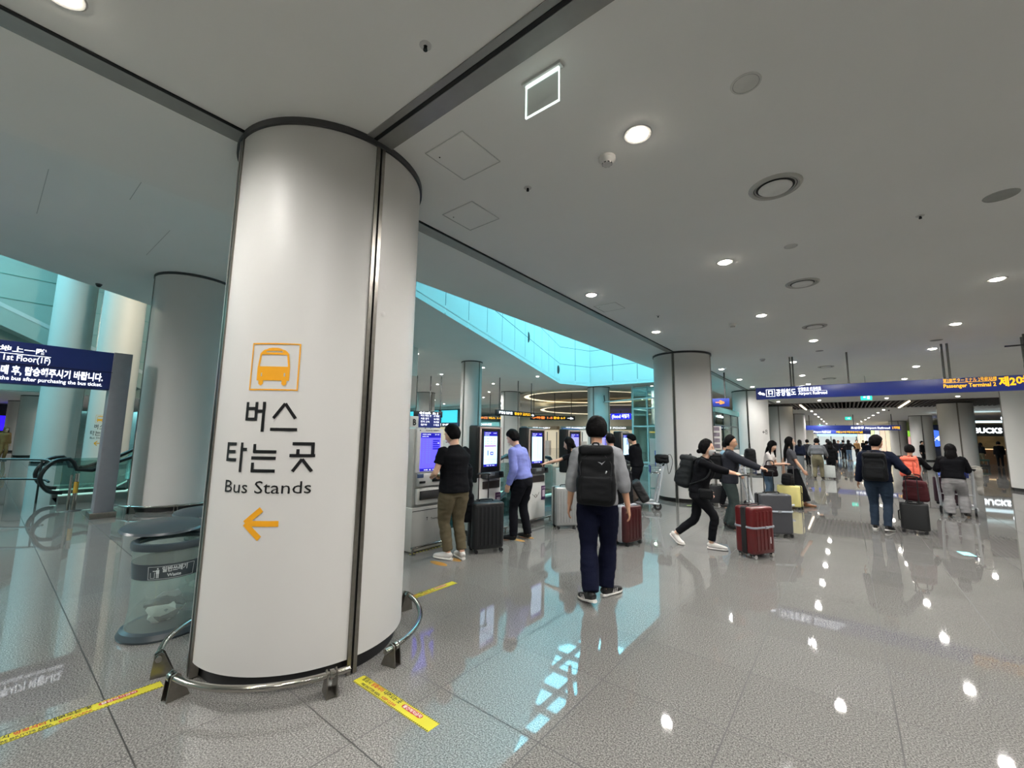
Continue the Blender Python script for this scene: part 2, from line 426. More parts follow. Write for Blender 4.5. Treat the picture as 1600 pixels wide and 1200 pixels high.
# upper windows and shop fronts far behind the ticket machines
struct('wall_middle', MB().box((-44, 34.2, 1.45), (36, .3, 2.9)).box((-44, 34.2, 4.75), (36, .3, .4)), P('shop_wall_grey', '#c9ccc8', .6))
M_frame = P('dark_window_frame', '#2f4647', .5)
M_daypane = EM('daylit_window_pane', '#46d6e6', 1.1)
for i in range(7):
    x = -33.2-i*3.2
    f = MB().box((x-1.6, 34.1, 3.72), (.25, .3, 1.7)).box((x, 34.1, 4.5), (3.2, .3, .1)).box((x, 34.1, 2.95), (3.2, .3, .1)).build('window_%d' % (i+2), M_frame)
    tag(f, kind='structure'); MB().box((x, 34.2, 3.72), (3.0, .05, 1.5)).build('pane', M_daypane, f)
M_shop = P('shop_front_teal', '#3d6f70', .35, var=.15, scale=.5)
struct('wall_shop_front', MB().box((-23, 50, 2.4), (37, .3, 4.8)), P('shop_front_cream', '#d8cfba', .6, var=.1, scale=.4))
struct('wall_landing', MB().box((-14.0, 9.75, 4.35), (2.5, .9, 1.1)), M_wallw)
# ================================================================== columns
CR = .73
def bend(cx, cy, r, th0, pts):
    """lay flat (arc length, height) points on a round column"""
    return [(cx+r*cos(th0+s/r), cy+r*sin(th0+s/r), z) for s, z in pts]
def lettering(parent, cx, cy, r, thc):
    """bus pictogram, three lines of writing and an arrow; thc is the angle of the middle of the text"""
    rr = r+.0035
    def strokes(segs, w):
        mb = MB()
        for (x0, z0, x1, z1) in segs:
            dx, dz = x1-x0, z1-z0; L = sqrt(dx*dx+dz*dz); k = max(1, int(L/.03)); nx, nz = -dz/L*w/2, dx/L*w/2
            for i in range(k):
                a, b = i/k, (i+1)/k
                q = [(x0+dx*a-nx, z0+dz*a-nz), (x0+dx*b-nx, z0+dz*b-nz), (x0+dx*b+nx, z0+dz*b+nz), (x0+dx*a+nx, z0+dz*a+nz)]
                mb.add(bend(cx, cy, rr, thc, q), [(0, 1, 2, 3)])
        return mb
    A = lambda deg: (deg+51.5)*pi/180*.73            # measured angle on the main column -> arc length
    # pictogram box
    x0, x1, z0, z1 = A(-63.8), A(-38.8), 1.879, 2.19
    w = .009
    strokes([(x0, z0, x1, z0), (x0, z1, x1, z1), (x0, z0-w/2, x0, z1+w/2), (x1, z0-w/2, x1, z1+w/2)], w).build('pictogram_frame', M_orange, parent)
    mb = MB(); c = (x0+x1)/2-.004
    def fill(poly):
        # cut into thin columns so that it follows the round surface
        xs = sorted(set([p[0] for p in poly])); lo, hi = min(xs), max(xs); n = max(1, int((hi-lo)/.02)+1)
        def span(x):
            zz = []
            for i in range(len(poly)):
                (ax, az), (bx, bz) = poly[i], poly[(i+1) % len(poly)]
                if abs(ax-bx) > 1e-9 and min(ax, bx)-1e-9 <= x <= max(ax, bx)+1e-9: zz.append(az+(bz-az)*(x-ax)/(bx-ax))
            return min(zz), max(zz)
        for i in range(n):
            xa, xb = lo+(hi-lo)*i/n+1e-6, lo+(hi-lo)*(i+1)/n-1e-6
            a0, a1 = span(xa); b0, b1 = span(xb)
            mb.add(bend(cx, cy, rr, thc, [(xa, a0), (xb, b0), (xb, b1), (xa, a1)]), [(0, 1, 2, 3)])
    bw = .109
    fill([(c-bw, 1.94), (c+bw, 1.94), (c+bw, 1.955), (c-bw, 1.955)])
    for sx in (-1, 1):     # front either side of and between the lamps, pillars beside the windscreen, tyres
        xs_ = sorted([c+sx*bw, c+sx*.092]); fill([(xs_[0], 1.95), (xs_[1], 1.95), (xs_[1], 2.035), (xs_[0], 2.035)])
        fill([(c+sx*bw, 2.03), (c+sx*.090, 2.03), (c+sx*.083, 2.125), (c+sx*.097, 2.125)])
        fill([(c+sx*.094, 1.945), (c+sx*.062, 1.945), (c+sx*.062, 1.917), (c+sx*.07, 1.905), (c+sx*.086, 1.905), (c+sx*.094, 1.917)])
        fill([(c+sx*.062, 1.95), (c+sx*.096, 1.95), (c+sx*.096, 1.968), (c+sx*.062, 1.968)]); fill([(c+sx*.062, 1.992), (c+sx*.096, 1.992), (c+sx*.096, 2.035), (c+sx*.062, 2.035)])
        for a, b in ((.0, .35), (.65, 1.0)):
            fill([(c+sx*(.062+.03*a), 1.966), (c+sx*(.062+.03*b), 1.966), (c+sx*(.062+.03*b), 1.994), (c+sx*(.062+.03*a), 1.994)])
    fill([(c-.064, 1.95), (c+.064, 1.95), (c+.064, 2.035), (c-.064, 2.035)])
    fill([(c-.097, 2.115), (c+.097, 2.115), (c+.095, 2.125), (c-.095, 2.125)])
    fill([(c-.097, 2.122), (c-.055, 2.122), (c-.055, 2.15), (c-.075, 2.147)]); fill([(c+.097, 2.122), (c+.055, 2.122), (c+.055, 2.15), (c+.075, 2.147)])
    fill([(c-.056, 2.140), (c+.056, 2.140), (c+.056, 2.150), (c+.03, 2.162), (c-.03, 2.162), (c-.056, 2.150)]); fill([(c-.056, 2.12), (c+.056, 2.12), (c+.056, 2.130), (c-.056, 2.130)])
    mb.build('bus_pictogram', M_orange, parent)
    # two lines of Korean, stroke by stroke
    K = []
    b0, b1 = A(-64.6), A(-53.8)
    K += [(b0+.008, 1.795, b0+.008, 1.672), (b0+.075, 1.795, b0+.075, 1.672), (b0, 1.752, b0+.075, 1.752), (b0, 1.682, b0+.083, 1.682), (b0+.075, 1.735, b1, 1.735), (b1-.010, 1.797, b1-.010, 1.600)]
    s0, s1 = A(-50.5), A(-37.3); sm = (s0+s1)/2
    K += [(sm, 1.788, s0+.015, 1.69), (sm, 1.788, s1-.015, 1.69), (s0, 1.617, s1, 1.617)]
    t0, t1 = A(-75.4), A(-63.0)
    K += [(t0+.009, 1.528, t0+.009, 1.405), (t0, 1.517, t0+.083, 1.517), (t0+.009, 1.467, t0+.078, 1.467), (t0, 1.414, t0+.092, 1.414), (t1-.028, 1.528, t1-.028, 1.337), (t1-.028, 1.484, t1+.012, 1.484)]
    n0, n1 = A(-59.2), A(-46.4)
    K += [(n0+.018, 1.520, n0+.018, 1.465), (n0+.010, 1.471, n1, 1.471), (n0, 1.430, n1, 1.430), (n0+.013, 1.400, n0+.013, 1.34), (n0+.005, 1.348, n1, 1.348)]
    g0, g1 = A(-40.0), A(-27.8); gm = (g0+g1)/2
    K += [(g0+.014, 1.525, g1-.008, 1.525), (g1-.017, 1.53, g1-.017, 1.448), (gm-.028, 1.49, gm-.028, 1.45), (g0, 1.448, g1, 1.448), (gm, 1.425, g0+.025, 1.345), (gm, 1.425, g1-.015, 1.345)]
    strokes(K, .0205).build('korean_lettering', M_vinyl, parent)
    v, f, wd = text_flat('Bus Stands', .0)
    e0, e1 = A(-74.2), A(-28.6); mb = MB()
    mb.add(bend(cx, cy, rr, thc, [(e0+p[0]*(e1-e0)/wd, 1.205+p[1]*.083) for p in v]), f); mb.build('english_lettering', M_vinyl, parent)
    a0, a1 = A(-60.6), A(-42.6)
    strokes([(a0+.014, 1.016, a0+.118, 1.106), (a0+.014, 1.016, a0+.118, .924), (a0+.02, 1.016, a1, 1.016)], .036).build('arrow', M_orange, parent)

M_core = P('column_base_shadow_gap', '#1c1c1d', .6)  # dark core, showing in the recessed gap at the column foot
def column(label, x, y, h, r=CR, z0=.1, full=True, group=None, seam=0.0, mat=None, ns=4):
    o = thing('round_column', label, 'column', (x, y, 0), 0, group)
    n = 96 if full else 48; mat = mat or M_white
    gap = .034/r
    for k in range(ns):
        a0 = seam+k*2*pi/ns+gap; a1 = seam+(k+1)*2*pi/ns-gap
        MB().lathe([(r-.03, z0), (r, z0+.004), (r, h-.05), (r-.03, h-.05)], n=n//ns, a0=a0, a1=a1).build('cladding_panel', mat, o, ang=60)
    MB().lathe([(0, 0), (r-.05, 0), (r-.05, h), (0, h)], n=n).build('core', M_core, o)
    MB().lathe([(r-.04, h-.048), (r+.018, h-.048), (r+.018, h), (r-.04, h)], n=n).build('top_ring', M_dark, o)
    for k in range(ns):
        a = seam+k*2*pi/ns; T = Matrix.Rotation(a, 4, 'Z')
        mb = MB()
        for s in (-1, 1): mb.box((r-.015, s*.0215, h/2), (.05, .027, h-.01), M=T)
        ch = mb.build('seam_channel', M_steel, o, smooth=False)
        MB().box((r-.03, 0, h/2), (.05, .017, h-.01), M=T).build('channel_gap', M_gap, ch, smooth=False)
    return o
main = column('big white round column with the bus pictogram and Bus Stands lettering, in front', -3.43, 1.75, H, seam=-.05)
mainl = bpy.data.objects.new('bus_stand_sign', None); COL.objects.link(mainl); mainl.parent = main
lettering(mainl, 0, 0, CR, R_(-51.5))
for z, a in ((2.71, 4.2), (2.50, 4.5)):
    o = MB().lathe([(.018, 0), (.024, .006), (.0, .009)], n=20).build('wall_button', M_white, main)
    o.matrix_local = Matrix.Rotation(R_(a), 4, 'Z') @ Matrix.Translation((CR+.001, 0, z)) @ Matrix.Rotation(pi/2, 4, 'Y')
column('second white round column along the hall, just behind the luggage trolley', -3.43, 11.78, H, seam=0)
column('third white round column along the hall, with small black mark, behind the white counter', -3.47, 22.4, H, full=False)
column('fourth column of the left row along the hall, behind the woman with long hair', -3.45, 33.6, H, full=False)
column('fifth column of the left row along the hall, half hidden by the fourth', -3.45, 44.2, H, full=False)
column('large white column cut off by the right edge of the photo', 5.1, 22.3, H, full=False, r=.76)
column('grey-lit column left of the lit cafe lettering', 4.96, 34.6, H, full=False)
column('second column left of the cafe, behind the woman with the wide grey trousers', 5.1, 50.5, H, full=False)
column('third column left of the cafe, right of the bright far wall', 4.5, 63.0, H, full=False)
gc = column('grey-lit round column behind the waste bin, left of the big lettered column', -11.33, 2.72, H2, seam=R_(-93), ns=2)
column('slender white column rising behind the first two ticket machines', -13.2, 13.65, H2, r=.47, full=False)
column('white column behind the hanging black sign', -19.9, 24.9, H2, full=False)
column('white column at the far left behind the first ticket machine', -26.2, 21.9, H2, full=False)
column('cyan-lit column under the skylight edge, behind the man in grey', -12.9, 25.6, H2, full=False)
wc = column('cream atrium column with small bus lettering, behind the blue bus sign', -25.2, 3.5, 14.2, full=False, seam=R_(-88), ns=2)
wl = bpy.data.objects.new('bus_stand_sign', None); COL.objects.link(wl); wl.parent = wc
lettering(wl, 0, 0, CR, R_(-32))
column('teal-lit atrium column left of the cream one', -29.4, 2.3, 14.2, full=False, seam=R_(75), ns=2)
column('pale column in the row beyond the atrium, nearer of the two', -36.5, 2.0, 3.45, full=False)
column('pale column in the row beyond the atrium, farther of the two', -44.5, 1.75, 3.45, full=False)
column('column of the far left row beside the display screen', -52.5, 1.5, 3.45, full=False)

# ------------------------------------------------------------------ guard rails round the column feet
def guard_rail(label, cx, cy, a0, a1, brs, r=.885, group=None, stubs=True):
    o = thing('guard_rail', label, 'guard rail', (cx, cy, 0), 0, group)
    n = max(6, int((a1-a0)*14)); P_ = [(r*cos(a0+(a1-a0)*i/n), r*sin(a0+(a1-a0)*i/n), .125) for i in range(n+1)]
    MB().tube(P_, .019, n=12).build('rail_tube', M_chrome, o)
    for a in brs:
        mb = MB(); T = Matrix.Rotation(a, 4, 'Z')
        for s in (-1, 1):
            mb.prism([(-.09, 0), (.035, 0), (.02, .14), (-.012, .155), (-.03, .14)], -.004, .004, M=T @ Matrix.Translation((r, s*.028, 0)) @ Matrix.Rotation(pi/2, 4, 'X'))
        mb.box((r-.03, 0, .004), (.12, .056, .008), M=T)
        b = mb.build('bracket', M_steel, o, smooth=False)
        MB().lathe([(.02, -.012), (.028, -.012), (.028, .012), (.02, .012)], n=16, closed=True).build('collar', M_chrome, b).matrix_local = T @ Matrix.Translation((r, 0, .125)) @ Matrix.Rotation(pi/2, 4, 'X')
    return o
guard_rail('curved steel guard rail round the front foot of the big lettered column', -3.43, 1.75, R_(-82), R_(-9), [R_(-80), R_(-16)])
guard_rail('curved steel guard rail round the right foot of the big lettered column', -3.43, 1.75, R_(8), R_(84), [R_(14), R_(80)])
guard_rail('curved steel guard rail beside the waste bin, its end bracket behind the yellow tape', -3.43, 1.75, R_(-174), R_(-100), [R_(-104), R_(-170)])
guard_rail('long steel guard rail round the grey-lit column behind the blue bus sign', -11.33, 2.72, R_(-85), R_(60), [R_(-60), R_(-10), R_(40)])

# ================================================================== ceiling fixtures
def downlight(label, x, y, z, power, spot=True, r=.075, col=(1, .965, .925)):
    o = thing('downlight', label, 'ceiling light', (x, y, z), 0, 'recessed downlights')
    MB().lathe([(r, .03), (r, -.004), (r+.022, -.006), (r+.03, 0)], n=24).build('trim_ring', M_white, o)
    MB().lathe([(0, -.024), (r*.45, -.021), (r*.8, -.013), (r, -.003)], n=24).build('lens', M_lens, o)
    if spot:
        l = bpy.data.lights.new('lamp', 'SPOT'); l.energy = power; l.spot_size = R_(168); l.spot_blend = .8; l.shadow_soft_size = .08; l.color = col
        q = bpy.data.objects.new('lamp', l); COL.objects.link(q); q.parent = o; q.location = (0, 0, -.04)
    return o
def posn(y, x):
    return 'row'
rows = [(-3.05, [.02, 5.84, 8.76, 14.77, 17.7, 20.5, 23.5, 26.4, 29.3], 'left row, along the shutter slot'),
        (-1.08, [-3.1, -.1, 2.82, 5.71, 8.65, 14.49, 17.69, 20.6, 23.5, 26.4, 29.3], 'middle row'),
        (1.77, [-3.1, -.2, 2.75, 5.65, 8.51, 11.37, 14.15, 17.25, 20.5, 23.5, 26.4, 29.3], 'right row'),
        (4.4, [-.2, 5.65, 11.37, 17.25, 26.4, 29.6], 'outer right row, its last lamp added'), (7.5, [2.7, 8.5, 14.2, 20, 26], 'row over the right side')]  # last lamp of the outer right row added to brighten the columns beyond
ORD = ['first', 'second', 'third', 'fourth', 'fifth', 'sixth', 'seventh', 'eighth', 'ninth', 'tenth', 'eleventh', 'twelfth', 'thirteenth', 'fourteenth']
for x, ys, nm in rows:
    for i, y in enumerate(ys):
        downlight('round recessed downlight in the flat ceiling, %s of the %s' % (ORD[i], nm), x, y, H-.001, SPOT_W*(.62 if (x < -3 and y < 1) else 2.0 if y > 29 else 1.0))
downlight('round recessed downlight off the row, between two round air vents', -.45, 11.55, H-.001, SPOT_W)
for i, (x, y) in enumerate(((-13.8, 15.05), (-13.72, 10.9), (-17.3, 15.5), (-17.6, 20.2), (-13.3, 19.0), (-9.6, 26.5), (-13.6, 28.5), (-17.3, 27.5), (-21.3, 24.0), (-21, 18.5), (-24.8, 27.2), (-24, 18.0), (-27.5, 22.5), (-31, 27), (-31, 18), (-36, 24), (-23, 34), (-24, 42), (-20, 38), (-29, 31), (-34, 31), (-40, 30), (-14, 38), (-18, 45), (-13, 45), (-25, 46.5), (-31, 44), (-31, 38), (-36, 46), (-12.0, 7.5), (-17.2, 10.2), (-9.3, -6.5), (-8.8, -2.8), (-7.6, -5.2))):  # some added: far ones brighten the background, unseen last ones the grey column
    downlight('one of the seen and added small downlights in the raised ceiling, %s from the skylight side' % ORD[min(i, 13)], x, y, H2-.001, SPOT_W*(4.2 if y < 0 else 2.2 if x > -20 else 2.6))
M_fill = EM('fill_lens', '#ffe9c8', 12)  # unseen lamps added to warm the cream atrium column
for i, (x, y, z, ty) in enumerate(((-17.6, 6.6, 8.2, -25), (-15.2, 3.2, 7.4, -60), (-20.5, -9.5, 9.0, 20))):
    o = thing('atrium_fill_lamp', 'unseen fill lamp added high in the green atrium, %s one' % ['right', 'middle', 'left'][i], 'fill light', (x, y, z), R_(ty)); d_ = Vector((-27+6*i, 2, 5))-Vector((x, y, z))
    MB().box((0, 0, 0), (.3, .2, .2), bev=.02).build('housing', M_dark, o); MB().box((-.16, 0, 0), (.02, .16, .16)).build('lens', M_fill, o)
    l = bpy.data.lights.new('lamp', 'SPOT'); l.energy = 1250; l.spot_size = R_(100); l.spot_blend = .8; l.shadow_soft_size = .15; l.color = (1, .88, .68)
    q = bpy.data.objects.new('lamp', l); COL.objects.link(q); q.location = (x-.4, y, z); q.rotation_euler = d_.to_track_quat('-Z', 'Y').to_euler()
k = 0
for x, ys in ((-2.0, [40, 44.9, 50, 55.8, 62, 70.8, 82, 92, 101]), (2.2, [40, 44.1, 48.5, 53.4, 58, 64, 72, 82, 92, 101])):
    for y in ys:
        downlight('tiny far downlight beyond the slatted soffit, %s of the %s line' % (ORD[min(k, 13)], 'left' if x < 0 else 'right'), x+(0 if x < 0 else -(y-40)*.03), y, H-.001, SPOT_W*3.2); k += 1
    k = 0
for i, (x, y) in enumerate(((-35.0, 3.9), (-39.5, -1.0), (-47.0, -1.0), (-47.0, 4.5), (-41, 5))):
    downlight('tiny downlight under the low ceiling beyond the green atrium, %s from our end' % ORD[i], x, y, 3.449, SPOT_W*1.5)
M_line = EM('linear_lamp', '#fff0d0', 6)
for i, (x, y0, y1) in enumerate(((2.83, 31.6, 37.6), (-2.2, 32.4, 37.6))):
    tag(MB().box((x, (y0+y1)/2, H-.03), (.07, y1-y0, .05)).build('linear_light', M_line), 'thin linear light in the brown slats, '+('right one' if i == 0 else 'left one'), 'ceiling light', 'linear lights in the slats')
M_dif = P('diffuser_white', '#e8e8e4', .5); M_vring = P('vent_ring', '#a9a9a3', .5)
for i, y in enumerate((4.2, 7.15, 10.09, 15.91, 19.09)):
    o = thing('air_diffuser', 'round white ceiling air vent, %s along the middle of the ceiling' % ['nearest and largest', 'second', 'third', 'fourth', 'farthest'][i], 'air vent', (-.36, y, H), 0, 'round air vents')
    MB().lathe([(.165, .02), (.17, -.012), (.185, -.02), (.2, -.014), (.21, 0)], n=40).build('outer_ring', M_vring, o)
    MB().lathe([(.150, -.004), (.153, -.010), (.160, -.010), (.163, -.004)], n=40).build('inner_ring', M_vring, o)
    MB().lathe([(0, -.024), (.122, -.024), (.132, -.014)], n=40).build('centre_disc', M_dif, o)
    MB().lathe([(.0, -.003), (.168, -.003)], n=40).build('dark_slot', P('vent_shadow', '#2a2a29', .8), o)
M_faint = P('ceiling_speaker_grille', '#d6d6d0', .7); M_fdark = P('ceiling_patch_grey', '#8b8d88', .7)
for x, y, r, m, t in ((-.36, 2.8, .075, M_faint, 'white round ceiling speaker cover nearest the camera'), (-.37, 5.67, .06, M_faint, 'white round ceiling speaker cover between the first two air vents'),
                      (1.25, 5.58, .10, M_fdark, 'grey round ceiling patch near the right edge of the photo'), (-.4, 13.0, .07, M_fdark, 'small grey round ceiling patch far along the ceiling'), (1.7, 13.0, .09, M_fdark, 'grey round ceiling patch between far downlights')):
    o = thing('ceiling_speaker', t, 'speaker', (x, y, H))
    MB().lathe([(r, .004), (r*1.02, -.004), (r*1.16, -.003), (r*1.2, .002)], n=32).build('rim', M_faint if m is M_faint else m, o)
    MB().lathe([(0, -.0025), (r*.97, -.0025)], n=32).build('grille', m, o); MB().lathe([(r*.97, -.003), (r*1.01, -.003)], n=32).build('groove', M_fdark if m is M_faint else m, o)
def sprinkler(label, x, y):
    o = thing('sprinkler', label, 'sprinkler', (x, y, H), 0, 'ceiling sprinklers')
    MB().lathe([(.012, -.006), (.032, -.004), (.036, 0)], n=24).build('plate', M_white, o)
    MB().lathe([(0, -.03), (.013, -.03), (.009, -.006), (.013, 0)], n=12).build('nozzle', M_gap, o)
sprinkler('round white ceiling sprinkler left of the long shutter bar, near the top of the photo', -1.78, 1.38)
sprinkler('white ceiling sprinkler right of the two access hatches', -2.14, 2.88)
sprinkler('dark ceiling sprinkler near the grey round patch at the right', .72, 5.63)
sprinkler('ceiling sprinkler between the third and fourth downlights', -2.6, 7.6)
for (x, y, z, t) in ((-1.38, 2.93, H, 'white domed smoke detector left of the bright downlight'), (-1.62, 9.0, H, 'white domed smoke detector far along the ceiling'), (-1.72, 13.5, H, 'small smoke detector near the hanging blue sign')):
    o = thing('smoke_detector', t, 'smoke detector', (x, y, z))
    MB().lathe([(.055, 0), (.054, -.014), (.036, -.03), (.03, -.034)], n=28).build('base', M_white, o)
    MB().lathe([(.03, -.034), (.03, -.04), (.0, -.045)], n=24).build('cap', M_white, o)
    mb = MB()
    for k in range(8): mb.box((.0305, 0, -.037), (.004, .014, .005), M=Matrix.Rotation(k*pi/4, 4, 'Z'))
    mb.build('slots', M_gap, o); o.scale = (1.25, 1.25, 1.5)
def hatch(label, x0, y0, x1, y1):
    o = thing('access_hatch', label, 'access hatch', ((x0+x1)/2, (y0+y1)/2, H), 0)
    w, d = x1-x0, y1-y0
    MB().box((0, 0, .003), (w-.02, d-.02, .012)).build('panel', M_ceil, o)
    mb = MB()
    for s in (-1, 1): mb.box((s*w/2, 0, -.001), (.007, d, .006)); mb.box((0, s*d/2, -.001), (w, .007, .006))
    mb.build('frame', P('hatch_frame', '#c9cac5', .6), o)
    MB().cyl((-w/2+.06, -d/2+.1, -.006), .006, .006).build('lock', M_gap, o)
hatch('square ceiling hatch nearest the big column, larger in view', -2.52, 2.0, -2.1, 2.44)
hatch('square ceiling hatch beyond the first one, beside the shutter slot', -3.12, 2.73, -2.7, 3.14)
hatch('faint square ceiling hatch further along the shutter slot', -3.3, 6.4, -2.9, 6.8)
def cctv(label, x, y, z):
    o = thing('dome_camera', label, 'camera', (x, y, z))
    MB().lathe([(.06, 0), (.055, -.03), (.045, -.035)], n=20).build('base', M_dark, o)
    MB().ell((0, 0, -.035), (.045, .045, .04)).build('dome', M_black, o)
cctv('small black dome camera under the edge of the raised ceiling, far left', -13.2, 1.35, H2)
cctv('dome camera on the far ceiling beyond the slats', 2.5, 40.5, H)
# exit sign of clear acrylic with lit edges
o = thing('exit_sign', 'clear square hanging exit sign with white lit edges near the top of the photo', 'exit sign', (-1.35, 1.955, H))
M_edge = EM('lit_acrylic_edge', '#e9fff6', 2.2)
MB().box((0, 0, -.01), (.29, .05, .02), bev=.004).build('housing', M_white, o)
MB().box((0, 0, -.135), (.245, .008, .215)).build('acrylic_panel', GL('acrylic_sheet', '#f2f4f3', .03, opac=.12), o)
mb = MB(); mb.box((0, 0, -.026), (.25, .014, .014)); mb.box((0, 0, -.243), (.25, .010, .007))
for s in (-1, 1): mb.box((s*.1235, 0, -.135), (.005, .010, .22))
mb.build('lit_edge', M_edge, o)
M_exitg = EM('green_exit_face', '#2fe0c0', 1.4)
for i, (x, y, z) in enumerate(((.62, 18.9, 3.1), (.2, 44, 3.42), (-2.4, 62, 3.25))):
    o = thing('exit_sign', 'small green lit exit sign hanging '+['just below the long blue sign', 'beyond the slatted soffit', 'farthest along the hall'][i], 'exit sign', (x, y, z), 0, 'green exit signs')
    MB().box((0, 0, 0), (.3+.1*i, .05, .19+.06*i)).build('lit_face', M_exitg, o); MB().cyl((0, 0, .09), .01, H-z-.09, n=8).build('rod', M_white, o)
    mb = MB(); put_rect(mb, (0, -.026, 0), (1, 0, 0), (0, 0, 1), .02, -.06, .09, .06); put_rect(mb, (0, -.026, 0), (1, 0, 0), (0, 0, 1), -.08, -.015, -.02, .03); mb.build('symbol', M_txtw, o)
# ================================================================== signs
def rod(mb, x, y, z0, z1, r=.02): mb.cyl((x, y, z0), r, z1-z0, n=12)
X_, Y_, Z_ = (1, 0, 0), (0, 1, 0), (0, 0, 1)
# long blue overhead sign across the hall
o = thing('overhead_sign', 'long blue overhead sign with Airport Railroad and Passenger Terminal 2 lettering', 'sign', (0, 13.5, 0))
MB().box((1.6, .06, 2.875), (7.06, .12, .325), bev=.008).build('panel', P('blue_sign_enamel', '#2b3c92', .35, var=.03), o)
mb = MB(); MB_rods = [(-1.09, .06), (-1.03, .06), (.13, .06), (1.84, .06), (1.93, .06), (3.05, .06), (4.6, .06)]
for x, y in MB_rods: MB().cyl((x, y, 3.03), .022, H-3.03, n=12).build('hanging_rod', P('rod_grey', '#6d6d69', .4, .5), o)
w = MB(); B = (0, 0, 0)
put_poly(w, B, X_, Z_, [(-1.88, 2.885), (-1.825, 2.935), (-1.80, 2.915), (-1.825, 2.895), (-1.745, 2.895), (-1.745, 2.83), (-1.715, 2.83), (-1.715, 2.92), (-1.735, 2.925), (-1.825, 2.875), (-1.80, 2.855), (-1.825, 2.835)][:4]+[(-1.74, 2.895), (-1.74, 2.82), (-1.71, 2.82), (-1.71, 2.915), (-1.73, 2.925), (-1.73, 2.905)][:3]+[(-1.71, 2.875), (-1.825, 2.875), (-1.80, 2.85), (-1.825, 2.835)])
for x0, z0, x1, z1 in ((-1.68, 2.78, -1.47, 2.79), (-1.68, 2.97, -1.47, 2.98), (-1.68, 2.78, -1.667, 2.98), (-1.483, 2.78, -1.47, 2.98),
                       (-1.63, 2.85, -1.52, 2.95), (-1.62, 2.81, -1.605, 2.84), (-1.545, 2.81, -1.53, 2.84)): put_rect(w, B, X_, Z_, x0, z0, x1, z1)
put_text(w, '공항철도', (-1.45, 0, 2.805), X_, Z_, .15, .46, .03)
put_text(w, '空港鉄道 机场铁路', (-.94, 0, 2.905), X_, Z_, .08, .50, .012); put_rect(w, B, X_, Z_, -.94, 2.887, -.32, 2.893)
put_text(w, 'Airport Railroad', (-.94, 0, 2.80), X_, Z_, .08, .62, .03)
w.build('white_lettering', M_txtw, o)
yl = MB()
put_text(yl, '第2旅客ターミナル 2号航站楼', (1.80, 0, 2.95), X_, Z_, .07, .82, .012); put_rect(yl, B, X_, Z_, 1.80, 2.932, 2.6, 2.94)
put_text(yl, 'Passenger Terminal 2', (1.80, 0, 2.825), X_, Z_, .085, .80, .03)
put_text(yl, '제2여객터미널', (2.64, 0, 2.83), X_, Z_, .16, 1.0, .05)
yl.build('yellow_lettering', M_txty, o)
bx = MB(); put_rect(bx, B, X_, Z_, -1.605, 2.87, -1.545, 2.93, off=.004); put_rect(bx, B, X_, Z_, -1.60, 2.855, -1.55, 2.862, off=.004); bx.build('train_window', M_navy, o)
# slim ceiling bracket near that sign
o = thing('ceiling_bracket', 'thin ceiling bracket with crossbar near the right edge of the photo', 'bracket', (3.0, 13.2, 0)); MB().cyl((0, 0, 3.45), .02, H-3.45).build('rod', M_dark, o); MB().box((-.1, 0, 3.62), (.35, .03, .03)).build('crossbar', M_dark, o)

# blue gate sign of the bus stop
o = thing('gate_sign', 'large blue bus ticket sign on a grey post at the far left', 'sign', (-10.7, 0, 0))
MB().box((-.15, 1.56, 1.52), (.3, .27, 3.04), bev=.012).build('post', M_signgrey, o)
MB().box((-.18, 1.56, .05), (.4, .36, .1), bev=.01).build('post_foot', M_steel, o)
MB().box((-.15, -1.3, 2.68), (.26, 5.5, .70), bev=.01).build('panel', P('navy_gate_face', '#26357c', .4, var=.03), o)
MB().box((-.15, -4.2, 1.52), (.3, .27, 3.04)).build('post', M_signgrey, o)
MB().box((.0, -1.3, 2.655), (.012, 5.48, .008)).build('groove', M_gap, o)
w = MB(); D0 = (-.02, 0, 0)
put_text(w, '1층 一层 地上一階', (-.02, .58, 2.86), Y_, Z_, .075, 1.0, .03, align='r'); put_rect(w, D0, Y_, Z_, -.5, 2.815, .64, 2.825)
put_text(w, '1st Floor(1F)', (-.02, .64, 2.71), Y_, Z_, .098, .52, .02, align='r')
put_text(w, '승차권 구매 후, 탑승해주시기 바랍니다.', (-.02, 1.32, 2.49), Y_, Z_, .115, 1.60, .045, align='r')
put_text(w, 'Please board the bus after purchasing the bus ticket.', (-.02, 1.32, 2.385), Y_, Z_, .066, 1.62, .02, align='r')
w.build('white_lettering', M_txtw, o)

# black hanging signs and others in the raised hall
M_bsign = P('black_sign_face', '#12151c', .4)
def hang_sign(label, c, L, h, rz, mat, texts, zt, d=.16, group=None):
    o = thing('hanging_sign', label, 'sign', (c[0], c[1], c[2]), rz, group)
    MB().box((0, 0, 0), (L, d, h), bev=.01).build('panel', mat, o)
    for q in (-.42, .05, .42): MB().cyl((q*L, 0, h/2), .025, zt-c[2]-h/2, n=8).build('hanging_rod', M_dark, o)
    a = {}
    for s, x0, x1, z, hh, m in texts:
        mb = a.setdefault(m, MB()); put_text(mb, s, (x0*L, -d/2, z*h), X_, Z_, hh*h, (x1-x0)*L, .05)
    for m, mb in a.items(): mb.build('lettering', m, o)
    return o
hang_sign('black hanging sign with white and yellow lettering, over the second ticket machine', (-15.4, 19.8, 2.9), 3.7, .3, pi/2, M_bsign,
          [('화장실 化妆室', -.45, -.12, -.2, .4, M_txtw), ('탑승구 登机口', -.06, .36, -.2, .4, M_txty), ('→', .39, .47, -.25, .5, M_txtw)], H2)
